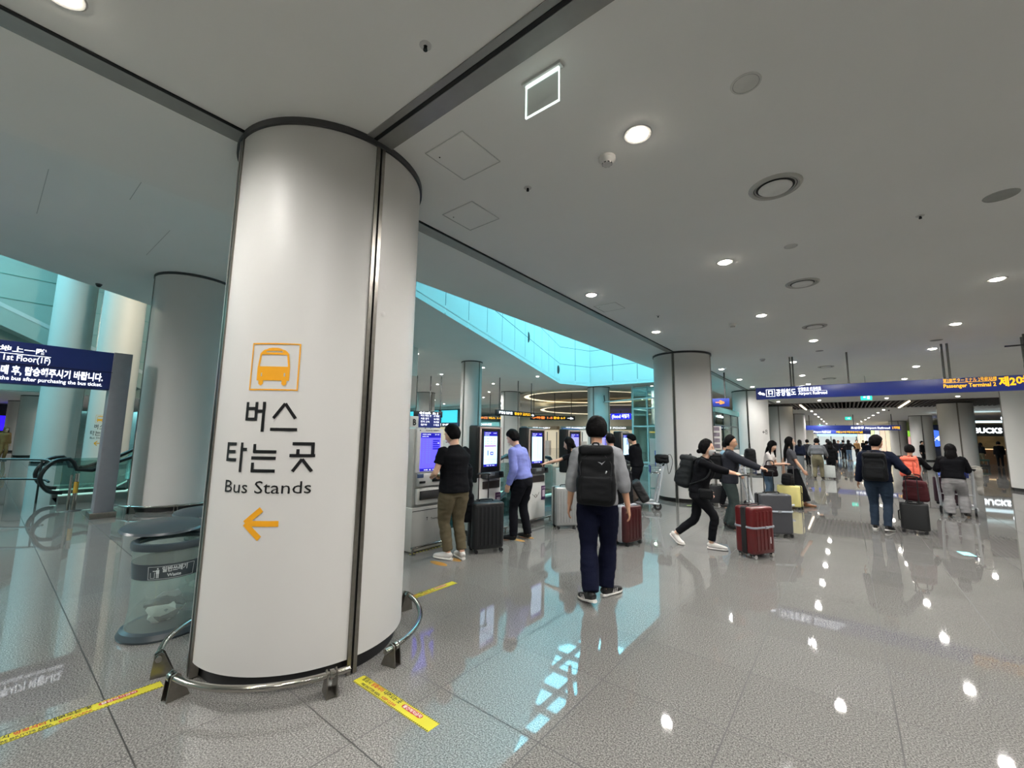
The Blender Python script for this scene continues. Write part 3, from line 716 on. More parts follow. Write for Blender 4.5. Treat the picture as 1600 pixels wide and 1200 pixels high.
hang_sign('hanging sign with orange and yellow lettering, right of the black one', (-17.4, 26.9, 2.98), 3.4, .34, R_(38), M_bsign,
          [('수하물 1-5', -.46, 0, -.2, .42, EM('lit_orange_lettering', '#ff8a3a', 1.4)), ('환승 6-9', .02, .28, -.2, .42, M_txty), ('→', .33, .46, -.25, .5, M_txtw)], H2)
hang_sign('small hanging sign with orange lettering, behind the slender column', (-22.6, 25.4, 2.98), 3.0, .3, R_(42), M_bsign,
          [('출구 出口', -.42, -.02, -.2, .42, EM('lit_orange_lettering', '#ff8a3a', 1.4)), ('버스 1-9', .02, .36, -.2, .42, M_txty)], H2)
hang_sign('small black sign with white lettering, just right of the big column', (-18.4, 15.6, 2.72), 1.6, .34, R_(47), M_bsign, [('일반 B1', -.3, .35, -.2, .5, M_txtw)], H2)
o = hang_sign('blue hanging sign with orange lettering, right of the second column', (-3.75, 15.4, 2.82), 1.5, .28, R_(15), M_navy, [('열차 5 →', -.42, .4, -.2, .5, EM('lit_orange_lettering', '#ff8a3a', 1.4))], H)
hang_sign('far blue overhead sign across the hall, white lettering in the middle', (.2, 46.5, 2.72), 6.6, .42, 0, M_navy, [('도심공항 Airport Railroad', .02, .4, -.2, .36, M_txtw), ('2 터미널', .42, .49, -.2, .42, M_txty)], H)
hang_sign('farthest blue overhead sign, lit white in part', (-1.5, 72, 2.75), 8, .5, 0, M_navy, [('공항철도 Airport Railroad', -.4, -.02, -.2, .5, M_txtw), ('제2여객터미널', .05, .4, -.2, .4, M_txty)], H)
# lit shop name at the back
o = thing('shop_sign', 'bright blue and white lit shop sign behind the man in grey', 'sign', (-18.2, 41, 3.75))
MB().box((0, .1, 0), (2.2, .16, .62), bev=.03).build('panel', EM('blue_lit_face', '#1f2be0', 1.3), o)
mb = MB(); put_text(mb, '(food', (-.95, 0, -.16), X_, Z_, .36, .95, .03); put_text(mb, '식당가', (.12, 0, -.14), X_, Z_, .32, .85, .05); mb.build('lettering', M_txtw, o); MB().box((0, .1, .7), (.06, .05, .9)).build('hanger', M_dark, o)

# ================================================================== floor tapes and footprints
def tape(label, c, L, rz, w=.088):
    o = thing('floor_tape', label, 'floor tape', (c[0], c[1], 0), rz, 'shutter warning tapes')
    MB().box((0, 0, .0008), (L, w, .0016)).build('strip', M_yel, o, smooth=False)
    b = MB(); r = MB(); O = (0, 0, .0016)
    for s in (-1, 1):
        k = int(L/.016)
        for i in range(k):
            x = -L/2+i*L/k; y = s*(w/2-.004); b.add([(x, y-.0035, .0022), (x+.009, y-.0035, .0022), (x+.013, y+.0035, .0022), (x+.004, y+.0035, .0022)], [(0, 1, 2, 3)])
    kk = dict(off=.0007); t0 = L/2-.71
    def tx(mb, q, x, y, h, w): put_text(mb, q, (x, y, .0016), X_, Y_, h, w, .04, **kk)
    wt = MB()
    for t0 in ([L/2-.71] if L < 1 else [L/2-.71, L/2-1.43]):
        tx(b, '점검시', t0, .006, .026, .085); tx(r, '방화셔터', t0+.10, .006, .026, .115); tx(b, '내려오는 곳', t0+.23, .006, .026, .165)
        tx(b, 'FIRE SHUTTER AREA.', t0+.04, -.03, .019, .20); tx(r, 'KEEP CLEAR', t0+.26, -.03, .019, .135)
        x0 = t0+.42; P2 = []
        for q in range(9): a = pi/2+pi*q/8; P2.append((x0+.018+.017*cos(a), .012+.017*sin(a)))
        for q in range(9): a = -pi/2+pi*q/8; P2.append((x0+.16+.017*cos(a), .012+.017*sin(a)))
        put_poly(r, (0, 0, .0016), X_, Y_, P2, off=.0005)
        put_text(wt, '물건적치금지', (x0+.012, .002, .0016), X_, Y_, .02, .155, .03, off=.001)
    b.build('black_print', M_blk, o, smooth=False); r.build('red_print', M_red, o, smooth=False); wt.build('white_print', M_white, o, smooth=False)
    return o
tape('yellow shutter warning tape on the floor right of the big column foot', (-2.25, 1.722, 0), .74, 0, .088)
tape('long yellow shutter warning tape on the floor at the lower left', (-3.515, .15, 0), 1.48, pi/2)
tape('yellow shutter warning tape on the floor behind the big column, near the black-shirted man', (-3.46, 3.05, 0), .7, pi/2)
M_foot = P('orange_floor_decal', '#a87c2c', .5, var=.1)
for i, (x, y) in enumerate(((-4.1, 3.86), (-4.1, 5.46))):
    o = thing('footprint_decal', 'orange footprint decal on the floor under the '+('black-shirted man' if i == 0 else 'man in the blue shirt'), 'floor decal', (x, y, 0), pi/2, 'orange footprints')
    for s in (-1, 1):
        MB().add([(s*.12+.055*(1-.35*(q == 7))*cos(2*pi*k/20), .15*sin(2*pi*k/20), .0015) for k in range(20) for q in (0,)], [tuple(range(20))]).build('footprint', M_foot, o, smooth=False)
tape_g = thing('floor_tape', 'faint green and yellow mark on the floor below the second column', 'floor tape', (-2.95, 10.85, 0), .6)
MB().box((0, 0, .001), (.4, .05, .002)).build('strip', P('green_tape', '#8fae5a', .5), tape_g)

# ================================================================== waste bins
M_bindk = P('bin_dark_plastic', '#39444a', .28, var=.05)
M_bag = GL('clear_bin_liner', '#deeeea', .10, .08, opac=.16)
def bin_(label, x, y, rz, text=True):
    o = thing('waste_bin', label, 'bin', (x, y, 0), rz, 'clear waste bins')
    MB().lathe([(0, 0), (.275, 0), (.28, .015), (.265, .05), (.235, .062), (.22, .05), (.0, .05)], n=48).build('base', M_bindk, o)
    MB().lathe([(.238, .06), (.222, .2), (.222, .46), (.235, .56), (.243, .66)], n=48).build('clear_body', M_bag, o)
    MB().lathe([(.224, .43), (.2275, .43), (.237, .545), (.233, .545)], n=48, closed=True).build('label_band', M_bindk, o)
    MB().lathe([(.228, .645), (.25, .64), (.256, .66), (.25, .69), (.23, .695), (.205, .68), (.21, .66)], n=48, closed=True).build('rim', M_bindk, o)
    T = Matrix.Translation((-.06, .27, .755)) @ Matrix.Rotation(R_(4), 4, 'X')
    lid = MB().lathe([(0, .02), (.2, .014), (.275, -.004), (.285, -.02), (.27, -.026), (.19, -.012), (0, -.006)], n=48).build('lid', M_bindk, o); lid.matrix_local = T
    mb = MB()
    for s in (-1, 1): mb.tube([(s*.10, .20, .67), (s*.09, .26, .75)], .018)
    mb.build('lid_post', M_bindk, o)
    c = MB()      # crumpled rubbish in the liner
    for k in range(9):
        a = rnd.random()*6.28; q = .12*rnd.random(); g = MB().ell((0, 0, 0), (.07+.04*rnd.random(), .06+.03*rnd.random(), .035+.03*rnd.random()), n=12, k=8)
        g.v = [tuple(Vector(p)*(1+.35*mnoise.noise(Vector(p)*22+Vector((k*9, 0, 0))))) for p in g.v]
        c.add(g.v, g.f, k % 3, Matrix.Translation((q*cos(a), q*sin(a), .10+.012*k)) @ Matrix.Rotation(a, 4, 'X'))
    tag(c.build('rubbish', [P('paper_litter', '#dcdcd8', .7), P('grey_litter', '#7d8486', .5), P('dark_litter', '#4a5052', .5)], o), kind='stuff')
    if text:
        m = MB(); r = .2335
        def bt(s, th, z, h, wd, bold=.04):
            v, f, w_ = text_flat(s, bold); m.add([((r+(p[1]*h+z-.43)*.09)*cos(th+p[0]*wd/w_/r), (r+(p[1]*h+z-.43)*.09)*sin(th+p[0]*wd/w_/r), z+p[1]*h) for p in v], f)
        t0 = R_(-102)
        bt('일반쓰레기', t0, .492, .032, .15); bt('Waste', t0+.13, .452, .024, .085)
        def q(a0, z0, a1, z1): m.add([((r+(z-.43)*.09+.0008)*cos(t0+a/r), (r+(z-.43)*.09+.0008)*sin(t0+a/r), z) for a, z in ((a0, z0), (a1, z0), (a1, z1), (a0, z1))], [(0, 1, 2, 3)])
        for a in ((-.07, .45, -.067, .49), (-.045, .45, -.042, .49), (-.07, .448, -.042, .451), (-.033, .448, -.027, .485), (-.024, .448, -.018, .485), (-.035, .48, -.016, .508), (-.055, .497, -.03, .503), (-.03, .512, -.021, .522),
                  (-.085, .438, -.085+.28, .4405), (-.085, .53, -.085+.28, .5325), (-.085, .438, -.082, .5325), (.193, .438, .196, .5325)): 
            k = max(1, int((a[2]-a[0])/.03))
            for i in range(k): q(a[0]+(a[2]-a[0])*i/k, a[1], a[0]+(a[2]-a[0])*(i+1)/k, a[3])
        m.build('lettering', P('grey_print', '#c6d0d2', .5), o, smooth=False)
    return o
bin_('clear waste bin with dark rim and Waste band, left of the big column', -4.47, 1.10, R_(78)).scale = (1.04, 1.04, 1.03)
bin_('second waste bin, mostly hidden behind the Waste bin', -5.15, 1.60, R_(78), False)
# ================================================================== people
SKIN = P('skin_warm', '#c99a7c', .5, var=.05, scale=30, bump=.05, bscale=200)
SKINL = P('skin_light', '#dcb095', .5, var=.04, scale=30, bump=.05, bscale=200)
for m_ in (SKIN, SKINL):
    b_ = m_.node_tree.nodes['Principled BSDF']; b_.inputs['Subsurface Weight'].default_value = .08; b_.inputs['Subsurface Radius'].default_value = (.02, .008, .005)
HAIR = P('black_hair', '#070607', .72, var=.25, scale=60, bump=.18, bscale=160, spec=.12)
HAIRB = P('brown_hair', '#6a4a30', .5, var=.2, scale=60, bump=.5, bscale=160)
M_eye = P('eye_white', '#e8e4df', .2); M_iris = P('dark_iris', '#1a1210', .15); M_lip = P('lips', '#a9625a', .45)
def cloth(name, hexc, rough=.85, bump=.25, var=.1): return P(name, hexc, rough, var=var, scale=14, bump=bump, bscale=90, spec=.12)

def remesh(mb, vox, smooth=3, wr=0.0, wseed=0, wscale=7.0):
    me = mb.mesh('raw', [], False); o = bpy.data.objects.new('raw', me); COL.objects.link(o)
    a = o.modifiers.new('r', 'REMESH'); a.mode = 'VOXEL'; a.voxel_size = vox
    if smooth: b = o.modifiers.new('s', 'SMOOTH'); b.factor = .5; b.iterations = smooth
    dg = bpy.context.evaluated_depsgraph_get(); dg.update()
    m2 = bpy.data.meshes.new_from_object(o.evaluated_get(dg))
    bpy.data.objects.remove(o); bpy.data.meshes.remove(me)
    if wr:
        n = len(m2.vertices); co = np.empty(n*3); no = np.empty(n*3); m2.vertices.foreach_get('co', co); m2.vertices.foreach_get('normal', no)
        co = co.reshape(-1, 3); no = no.reshape(-1, 3); of = Vector((wseed*3.7, wseed*1.3, wseed*2.1)); d = np.empty(n)
        for i in range(n):
            p = co[i]; q = Vector((p[0]*wscale*.55, p[1]*wscale*.55, p[2]*wscale*1.35))+of
            t = mnoise.noise(q); d[i] = (1-abs(t)*2.4)*.6+mnoise.noise(q*2.3)*.45
        co += no*(d*wr)[:, None]; m2.vertices.foreach_set('co', co.ravel())
    m2.shade_smooth(); m2.update(); return m2
def mobj(name, me, mat, parent=None):
    me.materials.clear(); me.materials.append(mat); o = bpy.data.objects.new(name, me); COL.objects.link(o)
    if parent is not None: o.parent = parent
    return o

def head_grid(nl=40, nk=30):
    """a head about its own centre: x right, y forward, z up; returns verts, faces"""
    V = []; F = []
    for i in range(nk+1):
        t = pi*i/nk
        for j in range(nl):
            a = 2*pi*j/nl; dx, dy, dz = sin(t)*cos(a), sin(t)*sin(a), cos(t)
            x, y, z = dx*.076, dy*.097-.002, dz*.118
            zz = dz
            if zz < 0:
                k = min(1, -zz); x *= 1-.30*k*k
                if dy < 0: y *= 1-.30*k
                else: y *= 1-.02*k
                if zz < -.6 and dy > -.3: y += .010*(-zz-.6)/.4
            else: x *= 1+.03*zz
            if dy > 0:
                g = lambda cx, cz, sx, sz: math.exp(-((abs(x)-cx)/sx)**2-((z-cz)/sz)**2)
                y += .021*g(0, -.034, .011, .014)+.012*g(0, -.014, .009, .020)+.005*g(.014, -.037, .009, .009)
                y -= .009*g(.032, .004, .017, .013); y += .004*g(.03, .026, .03, .008)
                y += .006*g(0, -.066, .022, .006)+.006*g(0, -.078, .018, .006)-.004*g(0, -.090, .02, .006)+.007*g(0, -.106, .02, .012)
                y += .003*g(.045, -.03, .02, .02)
            V.append((x, y, z))
    for i in range(nk):
        for j in range(nl): F.append((i*nl+j, (i+1)*nl+j, (i+1)*nl+(j+1) % nl, i*nl+(j+1) % nl))
    return V, F
HV, HF = head_grid()
def hair_shell(style, seed=0):
    V = []
    for (x, y, z) in HV:
        p = Vector((x*1.06, y+.002, z)); d = p.normalized(); ang = math.atan2(y, abs(x))     # +90 deg front
        fr = max(0, min(1, (ang+.2)/1.3))            # 0 side/back .. 1 front
        if style in ('short', 'crop'): q = min(1, max(0, (ang+.45)/.9)); line = -.072*(1-q)+.012*q; line = line*(1-fr)+(.056 if style == 'short' else .074)*fr
        elif style == 'fringe': line = -.08*(1-fr)+.030*fr
        else: line = -.09*(1-fr)+(.075)*fr
        t = max(0, min(1, (z-line)/.016)); t = t*t*(3-2*t)
        th = (.018 if style != 'crop' else .012)+.012*max(0, z/.118)+(.008 if y < 0 else .0)
        n = mnoise.noise(Vector((x*40+seed, y*40, z*26)))*.006
        V.append(p+d*(t*((th+n)*min(1, .35+max(0, z-line)/.07))-(1-t)*.018))
    return V, HF

def ik(a, b, l1, l2, hint):
    a, b = Vector(a), Vector(b); d = b-a; L = min(d.length, (l1+l2)*.998); u = d.normalized()
    q = (l1*l1-l2*l2+L*L)/(2*L); h = sqrt(max(0, l1*l1-q*q)); hint = Vector(hint); w = hint-u*hint.dot(u); w.normalize()
    return a+u*q+w*h, a+u*L

def hand(mb, wrist, d, n, side, s, curl=.5, thin=1.0, point=False):
    """palm + four fingers + thumb; d along the hand, n the palm's normal"""
    d = Vector(d).normalized(); n = Vector(n); n = (n-d*n.dot(d)).normalized(); l = d.cross(n)*side    # l: towards the thumb
    W_ = Vector(wrist)
    mb.tube([W_-d*.02*s, W_+d*.03*s, W_+d*.07*s, W_+d*.094*s], [(.024*s, .019*s), (.036*s, .017*s), (.041*s, .0145*s), (.038*s, .011*s)], lat=tuple(l), n=14, sub=3)
    for k, (off, ln) in enumerate(((.030, .066), (.010, .075), (-.010, .070), (-.029, .054))):
        p = W_+d*.085*s+l*off*s; a = 0; c = curl*(.85+.12*k)
        if point: c = .12 if k == 0 else 1.3
        pts = [p-d*.012*s]; q = p; r_ = [.0088*s]
        for j in range(3):
            a += c*(.55 if j == 0 else .75); dd = d*cos(a)+n*sin(a)+l*(off*.9)*(1 if c < .8 else 0); q = q+dd*ln*s*(.45, .30, .25)[j]; pts.append(q); r_.append((.0086, .0080, .0062)[j]*s)
        mb.tube(pts, r_, n=8, sub=2)
    p = W_+d*.025*s+l*.028*s; a = .75-.35*min(1, curl)
    d1 = (d*cos(a)+l*sin(a)+n*(.25+.4*curl)).normalized(); d2 = (d*cos(a*.4)+l*sin(a*.3)+n*(.3+.7*curl)).normalized()
    mb.tube([p-d1*.02*s, p+d1*.02*s, p+d1*.046*s, p+d1*.046*s+d2*.030*s], [.014*s, .0125*s, .0098*s, .0075*s], n=8, sub=2)

def person(label, x, y, face, Ht=1.72, lod=0, skin=SKIN, lean=3, slean=0, twist=0, drop=0.0, head=(0, 0), feet=None, hands=None, build=1.0,
           top=None, bottom=None, shoes=None, hair=('short', HAIR), group=None, extra=None, hipx=(0, 0)):
    """face: heading in degrees from +Y towards +X. Local frame x right, y forward, z up."""
    s = Ht/1.75; vox = (.0055, .009, .016)[lod]; vc = (.010, .014, .022)[lod]
    root_loc = Vector((x, y, 0)); rz = -R_(face)
    u = Vector((sin(R_(slean)), sin(R_(lean)), cos(R_(lean)))).normalized()
    tw = R_(twist); r = Vector((cos(tw), sin(tw), 0)); r = (r-u*r.dot(u)).normalized(); f = u.cross(r)
    f = Vector((-r.y, r.x, 0)); f = (f-u*f.dot(u)).normalized()
    hip = Vector((hipx[0], hipx[1], (.93*s-drop)))
    pr = Vector((1, 0, 0))
    T = lambda a, fo=0, ri=0: hip+u*(a*s)+f*(fo*s)+r*(ri*s)
    neck = T(.545); sh = [T(.462, -.005, -.175*build), T(.462, -.005, .175*build)]
    # head
    hy, hp = R_(head[0]), R_(head[1])
    hf = (f*cos(hy)+r*sin(hy)); hf = Vector((hf.x, hf.y, hf.z*.3)).normalized(); hr = hf.cross(Vector((0, 0, 1))).normalized(); hu = hr.cross(hf)
    hf2 = hf*cos(hp)+hu*sin(hp); hu2 = hr.cross(hf2)
    hc = neck+u*.03*s+(hu2*.115+hf2*.022)*s
    HM = Matrix(((hr.x, hf2.x, hu2.x, hc.x), (hr.y, hf2.y, hu2.y, hc.y), (hr.z, hf2.z, hu2.z, hc.z), (0, 0, 0, 1))) @ Matrix.Scale(s*1.05, 4)
    # limbs
    feet = feet or [(-.10, 0, 0, 0), (.10, 0, 0, 0)]      # x, y, toe yaw, heel lift in degrees
    legs = []
    for k, ft in enumerate(feet):
        sx = -1 if k == 0 else 1; hj = hip+pr*(sx*.088*s*build)-Vector((0, 0, .02*s))
        yw = R_(ft[2]); lift = R_(ft[3]); fd = Vector((sin(yw), cos(yw), 0))
        toe = Vector((ft[0], ft[1], 0))+fd*.115*s      # ball of the foot stays on the floor
        back = -fd*cos(lift)+Vector((0, 0, sin(lift)))
        ank = toe+back*.145*s+(Vector((0, 0, cos(lift)))+fd*sin(lift))*.075*s
        kn, an = ik(hj, ank, .43*s, .425*s, fd*.35+Vector((0, .75, .05)))
        legs.append((hj, kn, an, fd, lift, toe))
    arms = []
    hands = hands or [None, None]
    for k, hd in enumerate(hands):
        sx = -1 if k == 0 else 1; hd = dict(hd or {})
        tgt = hd.get('to', (sx*.235*build, .05, .80)); tgt = Vector(tgt)*1.0
        if 'to' not in hd: tgt = Vector((tgt.x*s+hip.x, tgt.y*s+hip.y+.10*u.y, tgt.z*s-drop))
        el, wr_ = ik(sh[k], tgt, .29*s, .255*s, hd.get('hint', (sx*.25, -1, -.2)))
        dd = Vector(hd['dir']) if 'dir' in hd else (wr_-el).normalized()
        arms.append((sh[k], el, wr_, dd, hd, sx))
    # ---------------- body: one surface of skin
    B = MB(); e = .92
    def torso(mb, rows, ee=.9, n=24):
        mb.tube([T(a, fo) for a, w, dp, fo in rows], [(w*s*build, dp*s*build) for a, w, dp, fo in rows], lat=tuple(r), n=n, sub=3, e=ee)
    torso(B, [(-.09, .12, .085, 0), (0, .148, .10, 0), (.14, .125, .085, .005), (.28, .138, .095, .01), (.40, .142, .088, .005), (.455, .122, .072, -.005), (.50, .068, .055, 0), (.545, .054, .054, .002), (.60, .053, .056, .012), (.65, .052, .058, .02)])
    hv, hfc = HV, HF; B.add(hv, hfc, 0, HM)
    for sx in (-1, 1): B.add(*ear(sx), 0, HM)
    for (hj, kn, an, fd, lift, toe) in legs:
        B.tube([hj+Vector((0, 0, .03)), hj*.5+kn*.5, kn, kn*.62+an*.38, an], [.075*s*build, .066*s*build, .050*s, .050*s, .034*s], n=14, sub=3)
        B.tube([an-fd*.03, an*.5+toe*.5-Vector((0, 0, .005)), toe+fd*.03], [.034*s, .032*s, .022*s], n=10)
    for (sj, el, wr_, dd, hd, sx) in arms:
        ins = sj-r*(sx*.05*s)
        B.tube([ins, sj, sj*.55+el*.45, el, el*.6+wr_*.4, wr_], [.040*s, .042*s*build, .040*s*build, .037*s, .037*s, .0255*s], n=14, sub=3)
        n_ = Vector(hd['n']) if 'n' in hd else Vector((-sx, .15, 0))
        hand(B, wr_, dd, n_, sx, s, hd.get('curl', .45), point=hd.get('point', False))
    me = remesh(B, vox, 1 if lod == 0 else 2)
    o = mobj('person', me, skin); o.location = root_loc; o.rotation_euler = (0, 0, rz)
    tag(o, label, 'person', group)
    # ---------------- face and hair
    if lod < 2:
        for sx in (-1, 1):
            ey = MB(); ey.ell((sx*.031, .0775, .006), (.0125, .0095, .0075), n=12, k=8, mi=0); ey.ell((sx*.031, .0855, .006), (.0055, .0035, .0058), n=10, k=6, mi=1)
            ey.v = [tuple(HM @ Vector(p)) for p in ey.v]; ey.build('eye', [M_eye, M_iris], o)
            bw_ = MB().tube([(sx*.016, .091, .028), (sx*.032, .0885, .0335), (sx*.050, .078, .028)], [(.003, .0028), (.0042, .003), (.002, .002)], n=8, sub=3); bw_.v = [tuple(HM @ Vector(p)) for p in bw_.v]; bw_.build('eyebrow', hair[1], o)
        lp = MB().tube([(-.022, .089, -.073), (-.009, .0985, -.0715), (.009, .0985, -.0715), (.022, .089, -.073)], [(.002, .002), (.005, .0045), (.005, .0045), (.002, .002)], lat=(0, 0, 1), n=10, sub=3); lp.v = [tuple(HM @ Vector(p)) for p in lp.v]; lp.build('lips', M_lip, o)
    st = hair[0]
    if st:
        hm = MB(); hv2, hf2_ = hair_shell({'long': 'long', 'bob': 'fringe', 'bun': 'long', 'longf': 'fringe'}.get(st, st), x*3+y); hm.add(hv2, hf2_, 0, HM)
        if st in ('long', 'longf', 'bob'):
            ln = .42 if st != 'bob' else .19
            q0 = HM @ Vector((0, -.05, .03)); q1 = HM @ Vector((0, -.088, -.07)); dn = q1-Vector((0, 0, ln*.45*s))-f*.045*s; d2 = q1-Vector((0, 0, ln*s))-f*.055*s
            hm.tube([q0, q1, dn, d2], [(.07*s, .05*s), (.085*s, .045*s), (.095*s, .036*s), (.07*s, .018*s)], lat=tuple(hr), n=20, sub=4)
            for sx in (-1, 1):
                a0 = HM @ Vector((sx*.072, .0, .02)); a1 = HM @ Vector((sx*.086, .012, -.09)); a2 = a1-Vector((0, 0, ln*.5*s))-hr*(sx*-.02*s); hm.tube([a0, a1, a2], [(.018*s, .045*s), (.02*s, .042*s), (.012*s, .02*s)], lat=tuple(hr), n=12, sub=3)
        if st == 'bun': hm.ell(HM @ Vector((0, -.115, -.05)), (.035*s, .04*s, .035*s))
        hme = remesh(hm, .006 if lod == 0 else .01, 3, .002, 3, 30) if lod < 2 else hm.mesh('h', [])
        mobj('hair', hme, hair[1], o)
    # ---------------- clothes
    if bottom:
        mt = bottom['mat']; wd = bottom.get('w', 1.0); end = bottom.get('end', 1.0); fl = bottom.get('flare', 1.0)
        C = MB(); torso(C, [(-.13, .135*1.0, .100, 0), (-.05, .170, .122, 0), (.03, .160, .117, 0), (bottom.get('waist', .11), .146, .108, .004)], .92)
        if bottom.get('skirt'):
            c0 = hip; base = (legs[0][2]+legs[1][2])*.5
            C.tube([c0, c0*.7+base*.3, c0*.4+base*.6, c0*.06+base*.94], [(.17*s, .125*s), (.19*s, .17*s), (.23*s, .22*s), (.27*s*bottom['skirt'], .27*s*bottom['skirt'])], lat=tuple(pr), n=28, sub=4)
        else:
            for k, (hj, kn, an, fd, lift, toe) in enumerate(legs):
                an2 = kn+(an-kn)*end; sx = -1 if k == 0 else 1
                C.tube([hj+Vector((0, 0, .05*s)), hj-Vector((0, 0, .06*s))*1+(kn-hj)*.02, hj*.5+kn*.5, kn, kn*.55+an2*.45, kn*.12+an2*.88, an2],
                       [.088*s*build, .100*s*build*(.7+.3*wd), .084*s*wd*build, .066*s*wd, .063*s*wd*fl, .056*s*wd*fl, .055*s*wd*fl], n=18, sub=3)
        mobj(bottom.get('name', 'trousers'), remesh(C, vc, 3, bottom.get('wr', .007), x+1, 9), mt, o)
    if top:
        mt = top['mat']; lo = top.get('hem', -.03); pf = top.get('puff', 1.0); sl = top.get('sleeve', 1.0); open_ = top.get('neck', .525)
        C = MB(); q = pf
        rows = [(lo, .168*q, .122*q, 0), (lo+.05, .170*q, .125*q, 0), (.14, .156*q, .116*q, .004), (.28, .163*q, .122*q, .008), (.40, .182*q, .124*q, .002), (.462, .176, .100, -.008), (.505, .105, .072, -.004), (open_+.02, .064, .062, .002)]
        torso(C, rows, .88)
        for (sj, el, wr_, dd, hd, sx) in arms:
            ins = sj-r*(sx*.06*s)-u*.01*s; ln1 = el-sj; sv = hd.get('sleeve', sl)
            if sv <= .5: pts = [ins, sj, sj+ln1*sv, sj+ln1*(sv*2)*.72]; rad = [.052*s, .056*s*build*q, .058*s*q, .062*s*q]
            else:
                e2 = el+(wr_-el)*((sv-.5)*2); pts = [ins, sj, sj*.5+el*.5, el, el*.5+e2*.5, e2-(wr_-el).normalized()*.02, e2]; z_ = top.get('slv', 1.0); rad = [.056*s, .060*s*build*q, .060*s*build*q*(z_+1)/2, .058*s*q*z_, .054*s*q*z_, .045*s*q*z_, .042*s*q*(z_+1)/2]
            C.tube(pts, rad, n=16, sub=3)
        if top.get('hood'): C.tube([T(.50, .02, -.10), T(.52, -.07, -.05), T(.52, -.07, .05), T(.50, .02, .10)], [.03*s, .045*s, .045*s, .03*s], n=12, sub=3)
        elif top.get('collar'): C.tube([T(.53, .055), T(.545, -.0, .055), T(.55, -.055, 0), T(.545, 0, -.055)], [(.018*s, .01*s)]*4, n=8, sub=4, closed=True, lat=(0, 0, 1))
        tp = mobj(top.get('name', 'shirt'), remesh(C, vc, 3, top.get('wr', .007), x+y, 8), mt, o)
    if shoes:
        sole = shoes[1] if isinstance(shoes, tuple) else None; sm = shoes[0] if isinstance(shoes, tuple) else shoes
        for (hj, kn, an, fd, lift, toe) in legs:
            lt = fd.cross(Vector((0, 0, 1))); up = Vector((0, 0, cos(lift)))+fd*sin(lift); bk = -fd*cos(lift)+Vector((0, 0, sin(lift)))
            g = toe  # ball of foot on floor
            Q = lambda a, h: (g-bk*0+(bk*(-a) if a < 0 else fd*a)*1.0*s + (up if a < 0 else Vector((0, 0, 1)))*h*s) if a >= 0 else g+bk*(-a)*s+up*h*s
            S = MB(); S.tube([Q(-.195, .045), Q(-.17, .055), Q(-.11, .055), Q(-.03, .045), Q(.05, .036), Q(.085, .03)], [(.028*s, .030*s), (.036*s, .046*s), (.040*s, .050*s), (.046*s, .038*s), (.042*s, .028*s), (.022*s, .018*s)], lat=tuple(lt), n=16, sub=3)
            S.tube([Q(-.135, .06), Q(-.15, .10)], [.040*s, .038*s], n=12)
            sh_ = mobj('shoe', remesh(S, .007 if lod == 0 else .012, 2), sm, o)
            if sole:
                Z = MB(); th = .014
                Z.tube([Q(-.205, th), Q(-.17, th), Q(-.10, th), Q(-.03, th), Q(.05, th*1.1), Q(.092, th*1.3)], [(.024*s, th*s), (.040*s, th*s), (.041*s, th*s), (.049*s, th*s), (.045*s, th*s), (.020*s, th*.7*s)], lat=tuple(lt), n=14, sub=3, e=.7)
                Z.build('sole', sole, sh_)
                if shoes[2:]:
                    st_ = MB()
                    for sd in (-1, 1):
                        for i in range(3):
                            a = -.075+.026*i; st_.tube([Q(a-.012, .028)+lt*sd*.0445*s, Q(a+.008, .062)+lt*sd*.039*s], [.0045*s, .0045*s], n=6)
                    st_.build('stripes', shoes[2], sh_)
    info = dict(o=o, s=s, T=T, u=u, f=f, r=r, HM=HM, arms=arms, legs=legs, hip=hip)
    return info
def ear(sx):
    q = MB().ell((0, 0, 0), (.009, .018, .031), n=12, k=8)
    M = Matrix.Translation((sx*.077, -.008, -.006)) @ Matrix.Rotation(R_(-12), 4, 'X') @ Matrix.Rotation(sx*R_(-18), 4, 'Z')
    return [M @ Vector(p) for p in q.v], q.f

